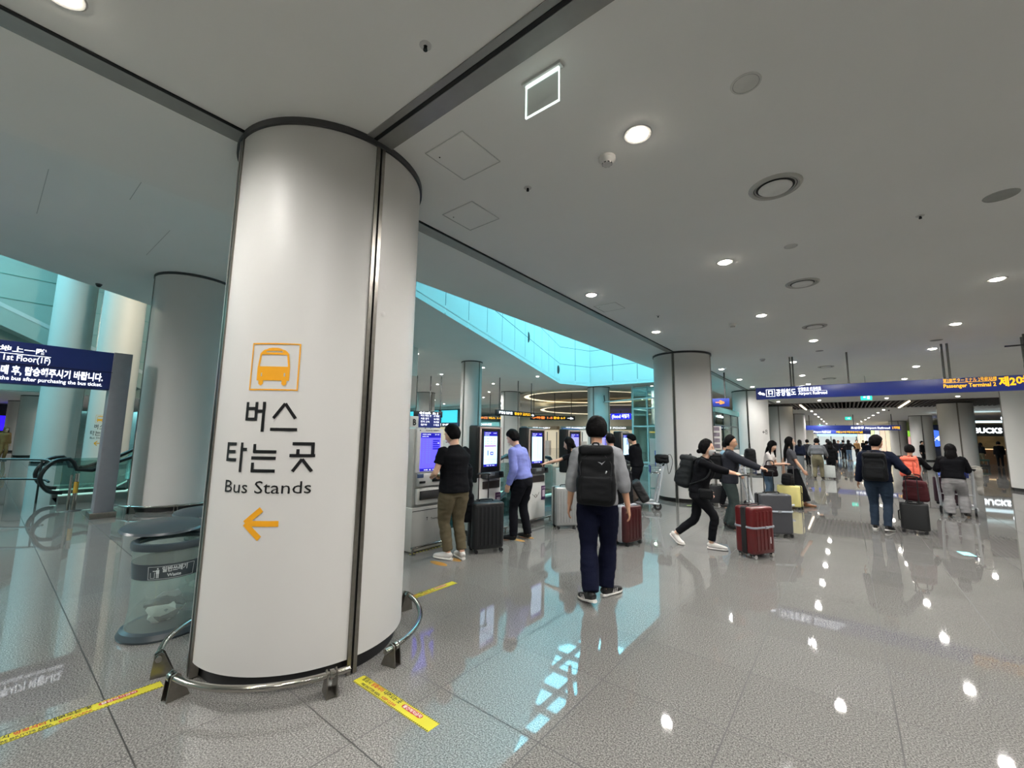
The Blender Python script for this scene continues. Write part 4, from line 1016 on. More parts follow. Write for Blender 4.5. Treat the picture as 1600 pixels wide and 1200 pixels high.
def backpack(label, pi_, mat, Wd=.31, Hh=.46, D=.17, top=.47, group=None, logo=None, flap=None, style=''):
    """a pack on the back of the person pi_, in that person's frame"""
    o = bpy.data.objects.new('backpack', None); COL.objects.link(o); o.location = pi_['o'].location; o.rotation_euler = pi_['o'].rotation_euler; tag(o, label, 'backpack', group)
    T, r, u, f, s = pi_['T'], pi_['r'], pi_['u'], pi_['f'], pi_['s']
    c = T(top-Hh/2, -.125-D/2); M = Matrix(((r.x, f.x, u.x, c.x), (r.y, f.y, u.y, c.y), (r.z, f.z, u.z, c.z), (0, 0, 0, 1)))
    b = MB().rbox((0, 0, 0), (Wd, D, Hh), .06, .06, M=M, taper=.06)
    b.rbox((0, -.01, -Hh*.22), (Wd*1.05, D*1.02, Hh*.5), .06, .05, M=M)
    mobj('pack_body', remesh(b, .011, 3, .009, Wd*10, 7), mat, o)
    p = MB().rbox((0, -D/2-.012, -Hh*.2), (Wd*.80, .045, Hh*.42), .02, .02, M=M); mobj('front_pocket', remesh(p, .010, 2, .004, 2, 10), mat, o)
    t = MB().rbox((0, -.02, Hh/2-.025), (Wd*.94, D*1.02, .10), .05, .04, M=M); mobj('top_flap', remesh(t, .010, 2, .005, 5, 9), flap or mat, o)
    for sx in (-1, 1):
        pts = [T(top-.02, -.125, sx*.085), T(.522, -.05, sx*.10), T(.515, .035, sx*.11), T(.44, .135, sx*.115), T(.33, .148, sx*.12), T(.22, .10, sx*.155), T(top-Hh+.07, -.09, sx*.15)]
        MB().tube(pts, [(.027, .009)]*7, lat=[tuple(r)], n=10, sub=5, e=.7).build('shoulder_strap', mat, o)
    MB().tube([M @ Vector((-.03, -.01, Hh/2+.01)), M @ Vector((-.025, -.01, Hh/2+.045)), M @ Vector((.025, -.01, Hh/2+.045)), M @ Vector((.03, -.01, Hh/2+.01))], [.008]*4, n=8, sub=3).build('grab_handle', mat, o)
    z = MB()
    for sx in (-1, 1): z.tube([M @ Vector((sx*Wd*.40, -D/2-.004, Hh*.02)), M @ Vector((sx*Wd*.42, -D/2+.01, Hh*.22)), M @ Vector((sx*Wd*.25, -D/2-.002, Hh*.36))], [.004]*3, n=6, sub=3)
    z.build('zip', P('zip_grey', '#2b2d30', .4, .3), o)
    if logo == 'bird':
        g = MB(); N_ = M.to_3x3() @ Vector((0, -1, 0)); og = M @ Vector((.055, -D/2-.016, Hh*.235))
        put_poly(g, og, tuple(r), tuple(u), [(-.035, .012), (-.005, .006), (.004, -.002), (.04, .022), (.012, -.008), (.006, -.018), (-.004, -.006)], off=.006); g.build('logo', P('silver_print', '#b9bcc0', .3, .4), o, smooth=False)
        MB().tube([M @ Vector((.105, -D/2+.0, Hh*.10)), M @ Vector((.095, -D/2-.012, Hh*.06))], [.007, .006], n=8).build('zip_pull', P('silver_print', '#b9bcc0', .3, .4), o)
    if logo == 'patch': MB().rbox((.0, -D/2-.052, -Hh*.34), (.075, .006, .045), .004, .002, M=M).build('label_patch', P('cream_patch', '#d8cdb4', .7), o)
    if style == 'straps':
        for sx in (-1, 1):
            MB().box((sx*Wd*.24, -D/2-.05, -.03), (.024, .012, Hh*.72), M=M).build('buckle_strap', P('coral_strap', '#c7503b', .7), o)
    return o
# ================================================================== luggage
M_wheel = P('suitcase_wheel', '#1b1c1e', .4); M_tele = P('telescopic_alu', '#a5a8ab', .25, .9)
def suitcase(label, x, y, rz, w, d, h, mat, tele=0.0, ribs=6, band=None, belt=None, tag_=None, trim=None, group=None, wheel=None, twin=True, corner=.05, z=0, telemat=None):
    """upright hard case: x across, front face at -y, telescopic handle on the back"""
    o = thing('suitcase', label, 'suitcase', (x, y, z), rz, group)
    zb = .055; wheel = wheel or M_wheel
    sh = MB()
    hd = d/2-.006
    for s in (-1, 1):
        sh.rbox((0, s*(hd/2+.004), zb+h/2), (w, hd, h), min(corner, hd*.45), .03)
    mn = sh.build('shell', mat, o)
    rb = MB()
    for i in range(ribs):
        xx = -w/2+w*(i+1)/(ribs+1)
        for s in (-1, 1): rb.rbox((xx, s*(d/2), zb+h/2), (w/(ribs+1)*.45, .010, h*.82), .004, .004)
    if ribs: rb.build('ribs', mat, o)
    zp = MB(); 
    zp.rbox((0, 0, zb+h/2), (w*1.004, .012, h*1.006), .004, .028); zp.build('zip_seam', trim or M_black, o)
    for sx in (-1, 1):
        for sy in (-1, 1):
            cx, cy = sx*(w/2-.045), sy*(d/2-.045)
            c = MB(); c.tube([(cx, cy, zb+.012), (cx, cy, .05), (cx+.008, cy, .032)], [.014, .016, .010], n=10); c.box((cx+.004, cy, .045), (.04, .034, .022), bev=.006)
            cs = c.build('caster', M_black, o)
            wb = MB()
            for q in ((-1, 1) if twin else (0,)): wb.cyl((cx+.012, cy+q*.013-.008, .026), .026, .016, n=18, axis=Y_)
            wb.build('wheel', wheel, cs)
    hm = MB(); hm.tube([(-.10, -.0, zb+h), (-.085, 0, zb+h+.026), (.085, 0, zb+h+.026), (.10, 0, zb+h)], [(.011, .009)]*4, n=8, sub=3); hm.build('carry_handle', M_black, o)
    hb = MB()
    for q in (-1, 1): hb.tube([(w/2-.002, 0, zb+h*.5+q*.09), (w/2+.02, 0, zb+h*.5+q*.07)], [.008, .008], n=8)
    hb.tube([(w/2+.02, 0, zb+h*.5-.075), (w/2+.02, 0, zb+h*.5+.075)], [.010, .010], n=8); hb.build('side_handle', M_black, o)
    if tele:
        yb = d/2-.03; t = MB(); tw_ = min(.075, w*.2)
        for q in (-1, 1): t.tube([(q*tw_, yb, zb+h-.03), (q*tw_, yb, zb+h+tele)], [.010, .008], n=10)
        tr = t.build('telescopic_rods', telemat or M_tele, o)
        MB().tube([(-tw_-.014, yb, zb+h+tele-.012), (-tw_, yb, zb+h+tele+.008), (tw_, yb, zb+h+tele+.008), (tw_+.014, yb, zb+h+tele-.012)], [(.014, .013)]*4, n=10, sub=3).build('grip', M_black if not telemat else telemat, o)
        MB().box((0, yb, zb+h+.004), (2*tw_+.05, .05, .014), bev=.004).build('handle_base', M_black, o)
    if band: MB().rbox((0, 0, zb+h/2), (w*1.02+.008, .075, h*1.02+.006), .008, .03).build('black_strap', band, o)
    if belt:
        MB().rbox((0, 0, zb+h*.57), (w+.014, d+.02, .026), .05, .003).build('grey_belt', belt, o)
        MB().box((.03, -d/2-.016, zb+h*.57), (.055, .014, .036), bev=.004).build('belt_buckle', P('grey_buckle', '#8c9096', .4), o)
    MB().cyl((w/2-.03, -.03, zb+h-.13), .012, .012, n=10, axis=X_).build('lock', M_tele, o)
    if tag_:
        m = MB(); put_rect(m, (0, -d/2-.0, zb), X_, Z_, w*.22, h*.22, w*.22+.02, h*.36, off=.008); m.build('sticker', tag_, o, smooth=False)
    return o

def trolley(label, x, y, face, bags=True, group=None):
    """airport luggage cart, handle at the back (-y local), load towards +y"""
    o = thing('luggage_trolley', label, 'trolley', (x, y, 0), -R_(face), group)
    f = MB()
    for s in (-1, 1):
        f.tube([(s*.30, -.36, .14), (s*.26, 0, .15), (s*.17, .46, .16), (s*.14, .52, .17)], [.021]*4, sub=4)
        f.tube([(s*.26, -.30, .15), (s*.27, -.38, .55), (s*.28, -.46, .98)], [.025]*3, sub=4)
    for yy, w in ((-.34, .30), (-.05, .26), (.22, .22), (.5, .15)): f.tube([(-w, yy, .15), (w, yy, .15)], [.012]*2)
    for k in range(5): f.tube([(-.2+.1*k, -.3, .155), ((-.2+.1*k)*.6, .48, .165)], [.006]*2)
    f.tube([(-.27, -.38, .45), (.27, -.38, .45)], [.012]*2)
    f.build('frame', P('trolley_aluminium', '#c8ccd0', .35, .25), o)
    MB().tube([(-.30, -.45, .99), (-.29, -.475, 1.02), (.29, -.475, 1.02), (.30, -.45, .99)], [.017]*4, sub=3).build('handlebar', M_rubber, o)
    b = MB()
    for z in (.80, .88, .96): b.tube([(-.24, -.43, z), (-.24, -.20, z), (.24, -.20, z), (.24, -.43, z)], [.006]*4)
    for k in range(9): b.tube([(-.24+.06*k, -.42, .80), (-.24+.06*k, -.20, .80), (-.24+.06*k, -.20, .97)], [.004]*3)
    b.build('basket', M_chrome, o)
    sp = MB().box((0, -.19, .89), (.42, .012, .16), bev=.004).build('sign_panel', M_navy, o)
    t = MB(); put_text(t, '인천공항', (.14, -.183, .87), (-1, 0, 0), Z_, .06, .28, .03); t.build('lettering', M_white, sp)
    for (cx, cy, r_) in ((-.27, -.32, .085), (.27, -.32, .085), (0, .42, .075)):
        fk = MB().box((cx, cy, .115), (.05, .05, .07), bev=.006).build('fork', M_steel, o)
        w = MB().cyl((cx-.018, cy, r_), r_, .036, n=28, axis=X_).build('wheel', M_rubber, o)
        MB().cyl((cx-.021, cy, r_), r_*.45, .042, n=20, axis=X_).build('hub', P('hub_grey', '#9a9d9f', .4, .3), w)
    return o
def softbag(label, x, y, z, rz, d, mat, name='bag', cat='bag', seed=1, strap=True, group=None, tilt=0):
    o = thing(name, label, cat, (x, y, z), rz, group)
    b = MB().rbox((0, 0, d[2]/2), d, min(d[0], d[1])*.35, min(d)*.3, M=Matrix.Rotation(R_(tilt), 4, 'X'), taper=.08); mobj('bag_body', remesh(b, .012, 3, .012, seed, 8), mat, o)
    if strap: MB().tube([(-d[0]*.3, 0, d[2]*.92), (-d[0]*.22, 0, d[2]+.10), (d[0]*.22, 0, d[2]+.10), (d[0]*.3, 0, d[2]*.92)], [(.012, .006)]*4, n=8, sub=4).build('strap', mat, o)
    MB().tube([(-d[0]*.3, -d[1]/2-.004, d[2]*.7), (d[0]*.3, -d[1]/2-.004, d[2]*.7)], [.004]*2, n=6).build('zip', P('zip_grey', '#2b2d30', .4, .3), o)
    return o

# ================================================================== ticket machines
M_ksil = P('kiosk_silver', '#b9bab6', .38, .25, var=.03); M_kwht = P('kiosk_white', '#d8d8d4', .35, var=.02)
M_kbz = P('kiosk_bezel', '#c3aea3', .35, .4)
M_scr1 = EM('screen_blue_violet', '#5a52ff', 1.7); M_scr2 = EM('screen_pale', '#bfe0ff', 1.5); M_scrh = EM('screen_header', '#1f1bb0', .9); M_scrt = EM('screen_text_white', '#eef4ff', 2.0); M_scrg = EM('screen_grey_text', '#6f86d0', .8); M_scrp = EM('screen_purple_bar', '#b36bb8', .8)
M_kpur = P('purple_sticker', '#4b2a55', .5)
def screen_ui(parent, x0, x1, z0, z1, y, bgm, layout, n=(0, -1, 0)):
    w, h = x1-x0, z1-z0; O = (0, y, 0)
    a = MB(); put_rect(a, O, X_, Z_, x0, z0, x1, z1, off=.001); sc = a.build('screen', bgm, parent, smooth=False)
    hd = MB(); put_rect(hd, O, X_, Z_, x0, z1-h*.13, x1, z1, off=.002); put_rect(hd, O, X_, Z_, x0, z0, x1, z0+h*.07, off=.002)
    tx = MB(); gr = MB()
    put_text(tx, '고속버스 승차권', (x0+w*.06, y, z1-h*.052), X_, Z_, h*.022, w*.42, .02, off=.003); put_text(tx, '21:19', (x0+w*.70, y, z1-h*.055), X_, Z_, h*.026, w*.22, .02, off=.003); put_text(tx, '승차권 조회', (x0+w*.06, y, z1-h*.105), X_, Z_, h*.02, w*.3, .02, off=.003)
    put_text(tx, '이전  홈  다음', (x0+w*.2, y, z0+h*.02), X_, Z_, h*.022, w*.6, .02, off=.003)
    if layout == 'list':
        for i in range(13):
            zz = z1-h*(.19+.05*i)
            for xa, xb in ((.12, .16), (.28, .36), (.42, .5)): put_rect(gr, O, X_, Z_, x0+w*xa, zz, x0+w*xb, zz+h*.014, off=.002)
        for i in range(5): put_rect(hd, O, X_, Z_, x0+w*.6, z1-h*(.22+.055*i), x0+w*.94, z1-h*(.185+.055*i), off=.002)
        put_rect(tx, O, X_, Z_, x0+w*.85, z1-h*.275, x0+w*.93, z1-h*.262, off=.003)
    elif layout == 'ticket':
        for i in range(3):
            zz = z1-h*(.21+.07*i)
            for xa, xb in ((.04, .1), (.2, .34), (.5, .6), (.76, .84)): put_rect(gr, O, X_, Z_, x0+w*xa, zz, x0+w*xb, zz+h*.012, off=.002)
        pb = MB(); put_rect(pb, O, X_, Z_, x0+w*.04, z1-h*.43, x0+w*.92, z1-h*.395, off=.002); pb.build('purple_bar', M_scrp, sc, smooth=False)
        put_rect(gr, O, X_, Z_, x0+w*.26, z1-h*.68, x0+w*.34, z1-h*.54, off=.002); put_rect(hd, O, X_, Z_, x0+w*.48, z1-h*.67, x0+w*.7, z1-h*.58, off=.002); put_rect(tx, O, X_, Z_, x0+w*.54, z1-h*.64, x0+w*.64, z1-h*.61, off=.003)
        put_rect(gr, O, X_, Z_, x0+w*.05, z1-h*.80, x0+w*.95, z1-h*.795, off=.002)
    else:
        for i in range(15):
            zz = z1-h*(.2+.046*i)
            for xa, xb in ((.08, .13), (.3, .35), (.5, .64), (.76, .86)): put_rect(gr, O, X_, Z_, x0+w*xa, zz, x0+w*xb, zz+h*.012, off=.002)
    hd.build('screen_header', M_scrh, sc, smooth=False); tx.build('screen_text', M_scrt, sc, smooth=False); gr.build('screen_rows', M_scrg, sc, smooth=False)
def kiosk_rail(o, w, yb):
    mb = MB(); mb.tube([(-w/2-.06, yb, .09), (w/2+.06, yb, .09)], [.016]*2)
    for q in (-1, 1): mb.tube([(q*(w/2+.03), yb, .09), (q*(w/2+.03), yb+.02, 0)], [.014]*2); mb.box((q*(w/2+.03), yb, .004), (.06, .06, .008))
    mb.build('foot_rail', M_chrome, o)
def kiosk_silver(label, x, y):
    o = thing('ticket_machine', label, 'ticket machine', (x, y, 0), pi/2, 'bus ticket machines')
    MB().box((0, .25, .30), (.60, .52, .58), bev=.012).build('base_cabinet', M_ksil, o)
    MB().box((0, .27, 1.13), (.56, .46, 1.10), bev=.02).build('upper_cabinet', M_ksil, o)
    MB().box((0, .035, 1.37), (.50, .05, .62), bev=.015).build('screen_bezel', M_kwht, o)
    screen_ui(o, -.185, .185, 1.08, 1.62, .008, M_scr1, 'list')
    t = MB(); put_text(t, '버스승차권 자동발매기', (-.10, .009, 1.645), X_, Z_, .022, .25, .02); t.build('title_lettering', M_blk, o, smooth=False)
    MB().cyl((-.2, .004, 1.655), .008, .01, axis=Y_, n=12).build('camera_eye', M_black, o)
    MB().box((.02, .03, .96), (.46, .07, .18), bev=.012).build('payment_panel', M_kwht, o)
    c = MB()
    c.box((-.14, -.008, .93), (.10, .02, .03), bev=.004); c.box((.12, -.008, .955), (.16, .02, .06), bev=.004); c.build('card_slot', M_black, o)
    l = MB(); l.box((-.18, -.01, 1.02), (.10, .02, .055), bev=.004); l.build('card_reader', P('reader_blue', '#4a5f86', .4), o)
    MB().box((.01, .02, .735), (.47, .06, .22), bev=.012).build('ticket_panel', M_kwht, o)
    tr = MB().box((.01, -.012, .75), (.38, .02, .12), bev=.006).build('ticket_tray', M_dark, o); MB().box((.01, -.024, .70), (.36, .008, .02)).build('tray_lip', M_steel, tr)
    t = MB(); put_text(t, 'T', (-.05, -.012, .40), X_, Z_, .045, .03, .04); put_text(t, 'Tmoney', (.03, -.012, .40), X_, Z_, .032, .14, .01); t.build('logo_lettering', M_blk, o, smooth=False)
    MB().box((0, -.012, .545), (.59, .006, .008)).build('door_gap', M_gap, o, smooth=False)
    kiosk_rail(o, .6, -.10)
    st = MB()
    for i in range(12): st.add([(-.34+i*.056, -.055, .001), (-.34+i*.056+.03, -.055, .001), (-.34+i*.056+.045, -.015, .001), (-.34+i*.056+.015, -.015, .001)], [(0, 1, 2, 3)])
    st.build('hazard_strip', M_yel, o, smooth=False)
    s = MB().box((.12, .20, 1.80), (.42, .03, .20), bev=.004).build('top_sign', M_navy, o)
    w = MB()
    for i, q in enumerate(('버스 타는 곳', '서울 경기', '전국 고속', '심야')): put_text(w, q, (-.06, .184, 1.865-.045*i), X_, Z_, .024, (.2, .15, .17, .12)[i], .02); put_text(w, ('1F', '4A', '7B', '9')[i]+' 매표', (.19, .184, 1.865-.045*i), X_, Z_, .024, .11, .02)
    w.build('sign_lettering', M_txtw, s, smooth=False)
    p = MB().box((-.17, .20, 1.78), (.15, .03, .16), bev=.004).build('letter_plate', M_kwht, o); w = MB(); put_text(w, 'B', (-.20, .184, 1.73), X_, Z_, .09, .06, .05); w.build('plate_lettering', M_blk, p, smooth=False)
    MB().cyl((.05, .2, 1.66), .012, .12).build('sign_post', M_steel, o)
    return o
def kiosk_black(label, x, y, bgm, layout, badge=True):
    o = thing('ticket_machine', label, 'ticket machine', (x, y, 0), pi/2, 'bus ticket machines')
    MB().rbox((0, .135, 1.30), (.60, .22, .92), .05, .03).build('black_housing', M_black, o)
    fr = MB()
    w, h, z0 = .52, .80, .92
    for s in (-1, 1): fr.box((s*(w/2-.012), .012, z0+h/2+.01), (.026, .03, h), bev=.006)
    fr.box((0, .012, z0+h), (w, .03, .03), bev=.006); fr.build('metal_bezel', M_kbz, o)
    MB().box((0, .018, z0+h/2), (w-.05, .02, h-.02)).build('screen_surround', M_black, o)
    screen_ui(o, -.165, .165, 1.09, 1.66, .007, bgm, layout)
    MB().rbox((0, .165, .50), (.56, .33, .84), .03, .012).build('lower_cabinet', M_kwht, o)
    sh = MB().box((.02, -.03, .955), (.46, .12, .10), bev=.015).build('payment_shelf', M_dark, o)
    MB().box((-.08, -.094, .975), (.16, .01, .05), bev=.003).build('keypad', P('keypad_grey', '#777c80', .4), sh)
    MB().box((.16, -.07, .98), (.09, .08, .07), bev=.012).build('card_reader', M_black, sh)
    MB().box((.02, -.004, .80), (.42, .02, .12), bev=.008).build('printer_slot', P('slot_brown', '#3c3532', .4), o)
    if badge:
        b = MB().box((.20, -.003, .53), (.13, .008, .26), bev=.002).build('purple_sticker', M_kpur, o)
        q = MB(); put_text(q, '승차권', (.15, -.008, .61), X_, Z_, .02, .10, .02); put_rect(q, (0, -.008, 0), X_, Z_, .16, .46, .24, .58); q.build('sticker_print', P('pink_print', '#cbb6c6', .5), b, smooth=False)
        l = MB(); l.tube([(-.16, -.003, .53), (-.11, -.003, .50), (-.06, -.003, .47)], [.003]*3, n=6); l.tube([(-.02, -.003, .47), (.02, -.003, .50), (.06, -.003, .55)], [.003]*3, n=6)
        l.tube([(-.045+.03*cos(2*pi*k/18), -.003, .49+.03*sin(2*pi*k/18)) for k in range(18)], [.003]*18, n=6, closed=True)
        l.build('logo', M_blk, o, smooth=False)
    MB().box((0, .17, .06), (.54, .30, .12)).build('plinth', M_dark, o)
    kiosk_rail(o, .58, -.09)
    return o
kiosk_silver('silver ticket machine with blue violet screen and B plate, before the black-shirted man', -4.72, 4.08)
kiosk_black('black-framed white ticket machine behind the black suitcase with its handle up', -4.62, 5.28, M_scr2, 'ticket')
kiosk_black('black-framed ticket machine that the bending blue-shirted man stands left of, woman touching it', -4.62, 6.62, M_scr2, 'table')
kiosk_black('black-framed ticket machine just left of the grey-sweater man\'s shoulder', -4.62, 8.05, EM('screen_grey_violet', '#a9a8e0', .9), 'table', False)
kiosk_black('black-framed ticket machine hidden behind the grey-sweater man\'s head', -4.62, 9.45, EM('screen_grey_violet', '#a9a8e0', .9), 'list', False)
kiosk_black('farthest black-framed ticket machine, with the black-hooded man before it', -4.62, 10.75, M_scr2, 'list', False)
# blue banner beyond the third machine
o = thing('information_banner', 'tall blue banner beside the third ticket machine', 'banner', (-5.25, 8.95, 0), pi/2)
MB().box((0, 0, .95), (.8, .04, 1.7), bev=.004).build('panel', P('blue_banner', '#4d6cc0', .5, var=.2, scale=3), o); MB().box((0, 0, .05), (.85, .3, .1)).build('foot', M_dark, o)
w = MB(); 
for i, q in enumerate(('인천공항', '버스 이용 안내', 'BUS', '서울', '경기', '충청')): put_text(w, q, (-.32, -.021, 1.62-.2*i), X_, Z_, .07, .5 if i < 3 else .3, .02)
w.build('lettering', P('pale_print', '#cfd8ea', .5), o)

# ================================================================== escalators
def escalator(label, x, y0, y1, z0, z1, w, xe=0, flatlen=.9):
    """runs along +y from (y0,z0) up to (y1,z1)"""
    o = thing('escalator', label, 'escalator', (x, 0, 0))
    P0 = [(y0-flatlen, z0), (y0, z0), (y1, z1), (y1+flatlen, z1)]
    tr = MB()
    for s in (-1, 1):
        for i in range(3):
            a, b = P0[i], P0[i+1]; xx = s*(w/2+.12)
            v = [(xx-.12, a[0], a[1]-.35), (xx+.12, a[0], a[1]-.35), (xx+.12, b[0], b[1]-.35), (xx-.12, b[0], b[1]-.35), (xx-.12, a[0], a[1]+.16), (xx+.12, a[0], a[1]+.16), (xx+.12, b[0], b[1]+.16), (xx-.12, b[0], b[1]+.16)]
            tr.add(v, [(0, 1, 2, 3), (4, 5, 6, 7), (0, 1, 5, 4), (1, 2, 6, 5), (2, 3, 7, 6), (3, 0, 4, 7)])
    tr.build('truss_skirt', P('escalator_steel', '#8b9691', .3, .7), o, smooth=False)
    st = MB(); n = int((y1-y0)/.36)
    for i in range(n+1): st.box((0, y0+(y1-y0)*i/n, z0+(z1-z0)*i/n), (w, .40, .22))
    st.box((0, y0-flatlen/2, z0-.03), (w, flatlen, .06)); st.box((0, y1+flatlen/2, z1-.03), (w, flatlen, .06)); st.build('steps', M_dark, o, smooth=False)
    for s in (-1, 1):
        xx = s*(w/2+.08); g = MB()
        for i in range(3):
            a, b = P0[i], P0[i+1]; k = 4 if i == 1 else 1
            for j in range(k):
                p = (a[0]+(b[0]-a[0])*j/k+.01, a[1]+(b[1]-a[1])*j/k); q = (a[0]+(b[0]-a[0])*(j+1)/k-.01, a[1]+(b[1]-a[1])*(j+1)/k)
                g.add([(xx-.006, p[0], p[1]+.16), (xx-.006, q[0], q[1]+.16), (xx-.006, q[0], q[1]+.9), (xx-.006, p[0], p[1]+.9), (xx+.006, p[0], p[1]+.16), (xx+.006, q[0], q[1]+.16), (xx+.006, q[0], q[1]+.9), (xx+.006, p[0], p[1]+.9)],
                      [(0, 1, 2, 3), (4, 5, 6, 7), (0, 1, 5, 4), (1, 2, 6, 5), (2, 3, 7, 6), (3, 0, 4, 7)])
        g.build('glass_balustrade', M_glassg, o, smooth=False)
        nw = [(xx, P0[0][0]+.06, z0+.22), (xx, P0[0][0]-.16, z0+.28), (xx, P0[0][0]-.30, z0+.56), (xx, P0[0][0]-.16, z0+.86), (xx, P0[0][0]+.1, z0+.94), (xx, P0[1][0], z0+.94)]
        hr_ = nw+[(xx, y1, z1+.94), (xx, P0[3][0], z1+.94)]
        MB().tube(hr_, [(.060, .042)]*len(hr_), n=10, sub=4).build('handrail', M_rubber, o)
        li = MB(); li.tube([(xx-s*.0, P0[i][0], P0[i][1]+.175) for i in range(4)], [.018]*4, n=8); li.build('light_line', EM('balustrade_light', '#bff6e8', .8), o)
    return o
escalator('escalator going up behind the grey-lit column, black handrail loop at the left', -14.0, 2.3, 8.4, 0.0, 3.8, 1.0, flatlen=1.1)
escalator('escalator coming up through the floor behind the ticket machines', -6.42, 4.3, 8.2, -2.15, 0.0, 1.0, flatlen=.85)
# glass fence and handrail beside the left escalator
o = thing('handrail_fence', 'low steel handrail with two bars at the far left', 'handrail', (-13.6, 0, 0))
mb = MB()
for z in (.92, .5): mb.tube([(-2.2, -2.2, z-.12), (-1.9, -1.0, z-.05), (-.9, .2, z), (-.2, .92, z), (0, 1.05, z-.05)], [.022]*5, sub=3)
for q in ((-.2, .92), (-.9, .2), (-1.9, -1.0)): mb.tube([(q[0], q[1], 0), (q[0], q[1], .9)], [.018]*2)
mb.build('rail', P('dark_steel', '#4a5050', .3, .8), o)
o = thing('belt_post', 'short steel bollard with yellow tape before the left escalator', 'bollard', (-12.05, 1.31, 0))
MB().cyl((0, 0, 0), .035, .72).build('post', M_chrome, o); MB().cyl((0, 0, .34), .0365, .22).build('yellow_wrap', P('ochre_tape', '#a88a2c', .5), o); MB().lathe([(0, .02), (.12, .012), (.13, 0), (0, 0)], n=24).build('base', M_dark, o)
MB().cyl((.0, -.08, 0), .02, .70).build('side_post', M_chrome, o)
# ================================================================== the people and what they carry
def L(px, py, face, wx, wy, wz=0):
    a = R_(face); dx, dy = wx-px, wy-py
    return (dx*cos(a)-dy*sin(a), dx*sin(a)+dy*cos(a), wz)
def FT(px, py, face, tx, ty, hx, hy, lift=0):
    """foot from toe and heel positions on the floor"""
    t = L(px, py, face, tx, ty); h = L(px, py, face, hx, hy); dx, dy = t[0]-h[0], t[1]-h[1]; y = math.degrees(math.atan2(dx, dy)); n = math.hypot(dx, dy)
    return (t[0]-dx/n*.21, t[1]-dy/n*.21, y, lift)
C_black = cloth('black_cotton', '#0e0f13'); C_black2 = cloth('black_knit', '#15161a'); C_navy = cloth('navy_track_fabric', '#0e1226'); C_greys = cloth('grey_sweatshirt', '#8d8f93'); C_olive = cloth('olive_twill', '#5d5543'); C_blue = cloth('periwinkle_shirt', '#7d86c8'); C_suit = cloth('black_suit_wool', '#101117')
C_white = cloth('white_cotton', '#d8d3cf'); C_denim = cloth('blue_denim', '#283443'); C_ldenim = cloth('light_denim', '#52687f'); C_char = cloth('charcoal_jacket', '#2a2c33'); C_dgreen = cloth('dark_grey_green_trousers', '#3c4645'); C_lgrey = cloth('light_grey_sweatpants', '#8c8b8d'); C_khaki = cloth('khaki_cotton', '#6f6a56'); C_lblue = cloth('light_blue_shirt', '#8fb2c8'); C_gvest = cloth('grey_vest', '#63666a'); C_tan = cloth('tan_knit', '#8a6a45'); C_dnavy = cloth('dark_navy_knit', '#141a2b'); C_gtop = cloth('grey_top', '#4b4c52')
S_white = P('white_trainer', '#d9d6d2', .5, var=.04); S_black = P('black_shoe', '#111113', .4); S_solew = P('white_sole', '#d5d3cf', .5); S_brown = P('tan_sandal', '#8a5a3a', .5)
K_black = P('black_pack_nylon', '#0b0d10', .6, var=.15, scale=20, bump=.2, bscale=160, spec=.2); K_grey = P('dark_grey_pack', '#1b1f21', .7, spec=.2, var=.15, scale=20, bump=.2, bscale=160); K_coral = P('coral_pack', '#f2745a', .65, var=.06, scale=20, bump=.2, bscale=120)

# man in the grey sweatshirt, walking away with a black pack
x, y, F = -2.07, 4.05, -25
p = person('person in grey sweatshirt and navy trousers walking away, large black backpack on the back', x, y, F, 1.80, lean=2, head=(3, -2), build=1.06,
           feet=[FT(x, y, F, -2.21, 3.93, -2.0, 3.80, 12), FT(x, y, F, -1.96, 4.36, -2.03, 4.10)], hipx=(0, .02),
           hands=[dict(to=(-.30, .08, .83), sleeve=.72, n=(1, .2, 0), hint=(-.8, -1, 0)), dict(to=(.33, .08, .80), sleeve=.70, n=(-1, .1, 0), hint=(.8, -1, 0))],
           top=dict(mat=C_greys, name='sweatshirt', slv=1.08, puff=1.14, hem=-.04, wr=.008, hood=False, collar=True), bottom=dict(mat=C_navy, w=1.24, flare=1.14, end=.97, wr=.008), shoes=(S_black, S_solew, S_white))
backpack('large black backpack with a small silver bird-like logo, on the man in grey', p, K_black, .36, .56, .20, top=.52, logo='bird')
# man in the black tee at the first machine
x, y, F = -4.10, 3.97, -78
p = person('person in black T-shirt and olive trousers at the silver ticket machine', x, y, F, 1.73, lean=3, head=(-22, -12), build=1.1, twist=4,
           feet=[FT(x, y, F, -4.36, 3.88, -4.10, 3.93), FT(x, y, F, -4.24, 4.16, -4.0, 4.06)],
           hands=[dict(to=L(x, y, F, -4.38, 3.83, 1.06), n=(.6, .2, -.6), curl=.8, hint=(-.6, -1, -.4)), dict(to=L(x, y, F, -4.36, 4.05, 1.05), n=(-.5, .2, -.6), curl=.8, hint=(.6, -1, -.4))],
           top=dict(mat=C_black, name='t_shirt', sleeve=.40, puff=1.14, hem=-.07), bottom=dict(mat=C_olive, w=1.18, end=.9, wr=.009), shoes=(S_white, S_solew), skin=SKINL)
o = thing('wallet', 'small green wallet in the hands of the black-shirted man', 'wallet', (-4.44, 3.93, 1.05), -R_(F)); MB().box((0, 0, 0), (.10, .08, .018), bev=.004).build('cover', P('green_leather', '#5f7a45', .5), o); MB().box((0, 0, .010), (.08, .06, .004)).build('banknote', P('paper_green', '#9fb08a', .7), o)
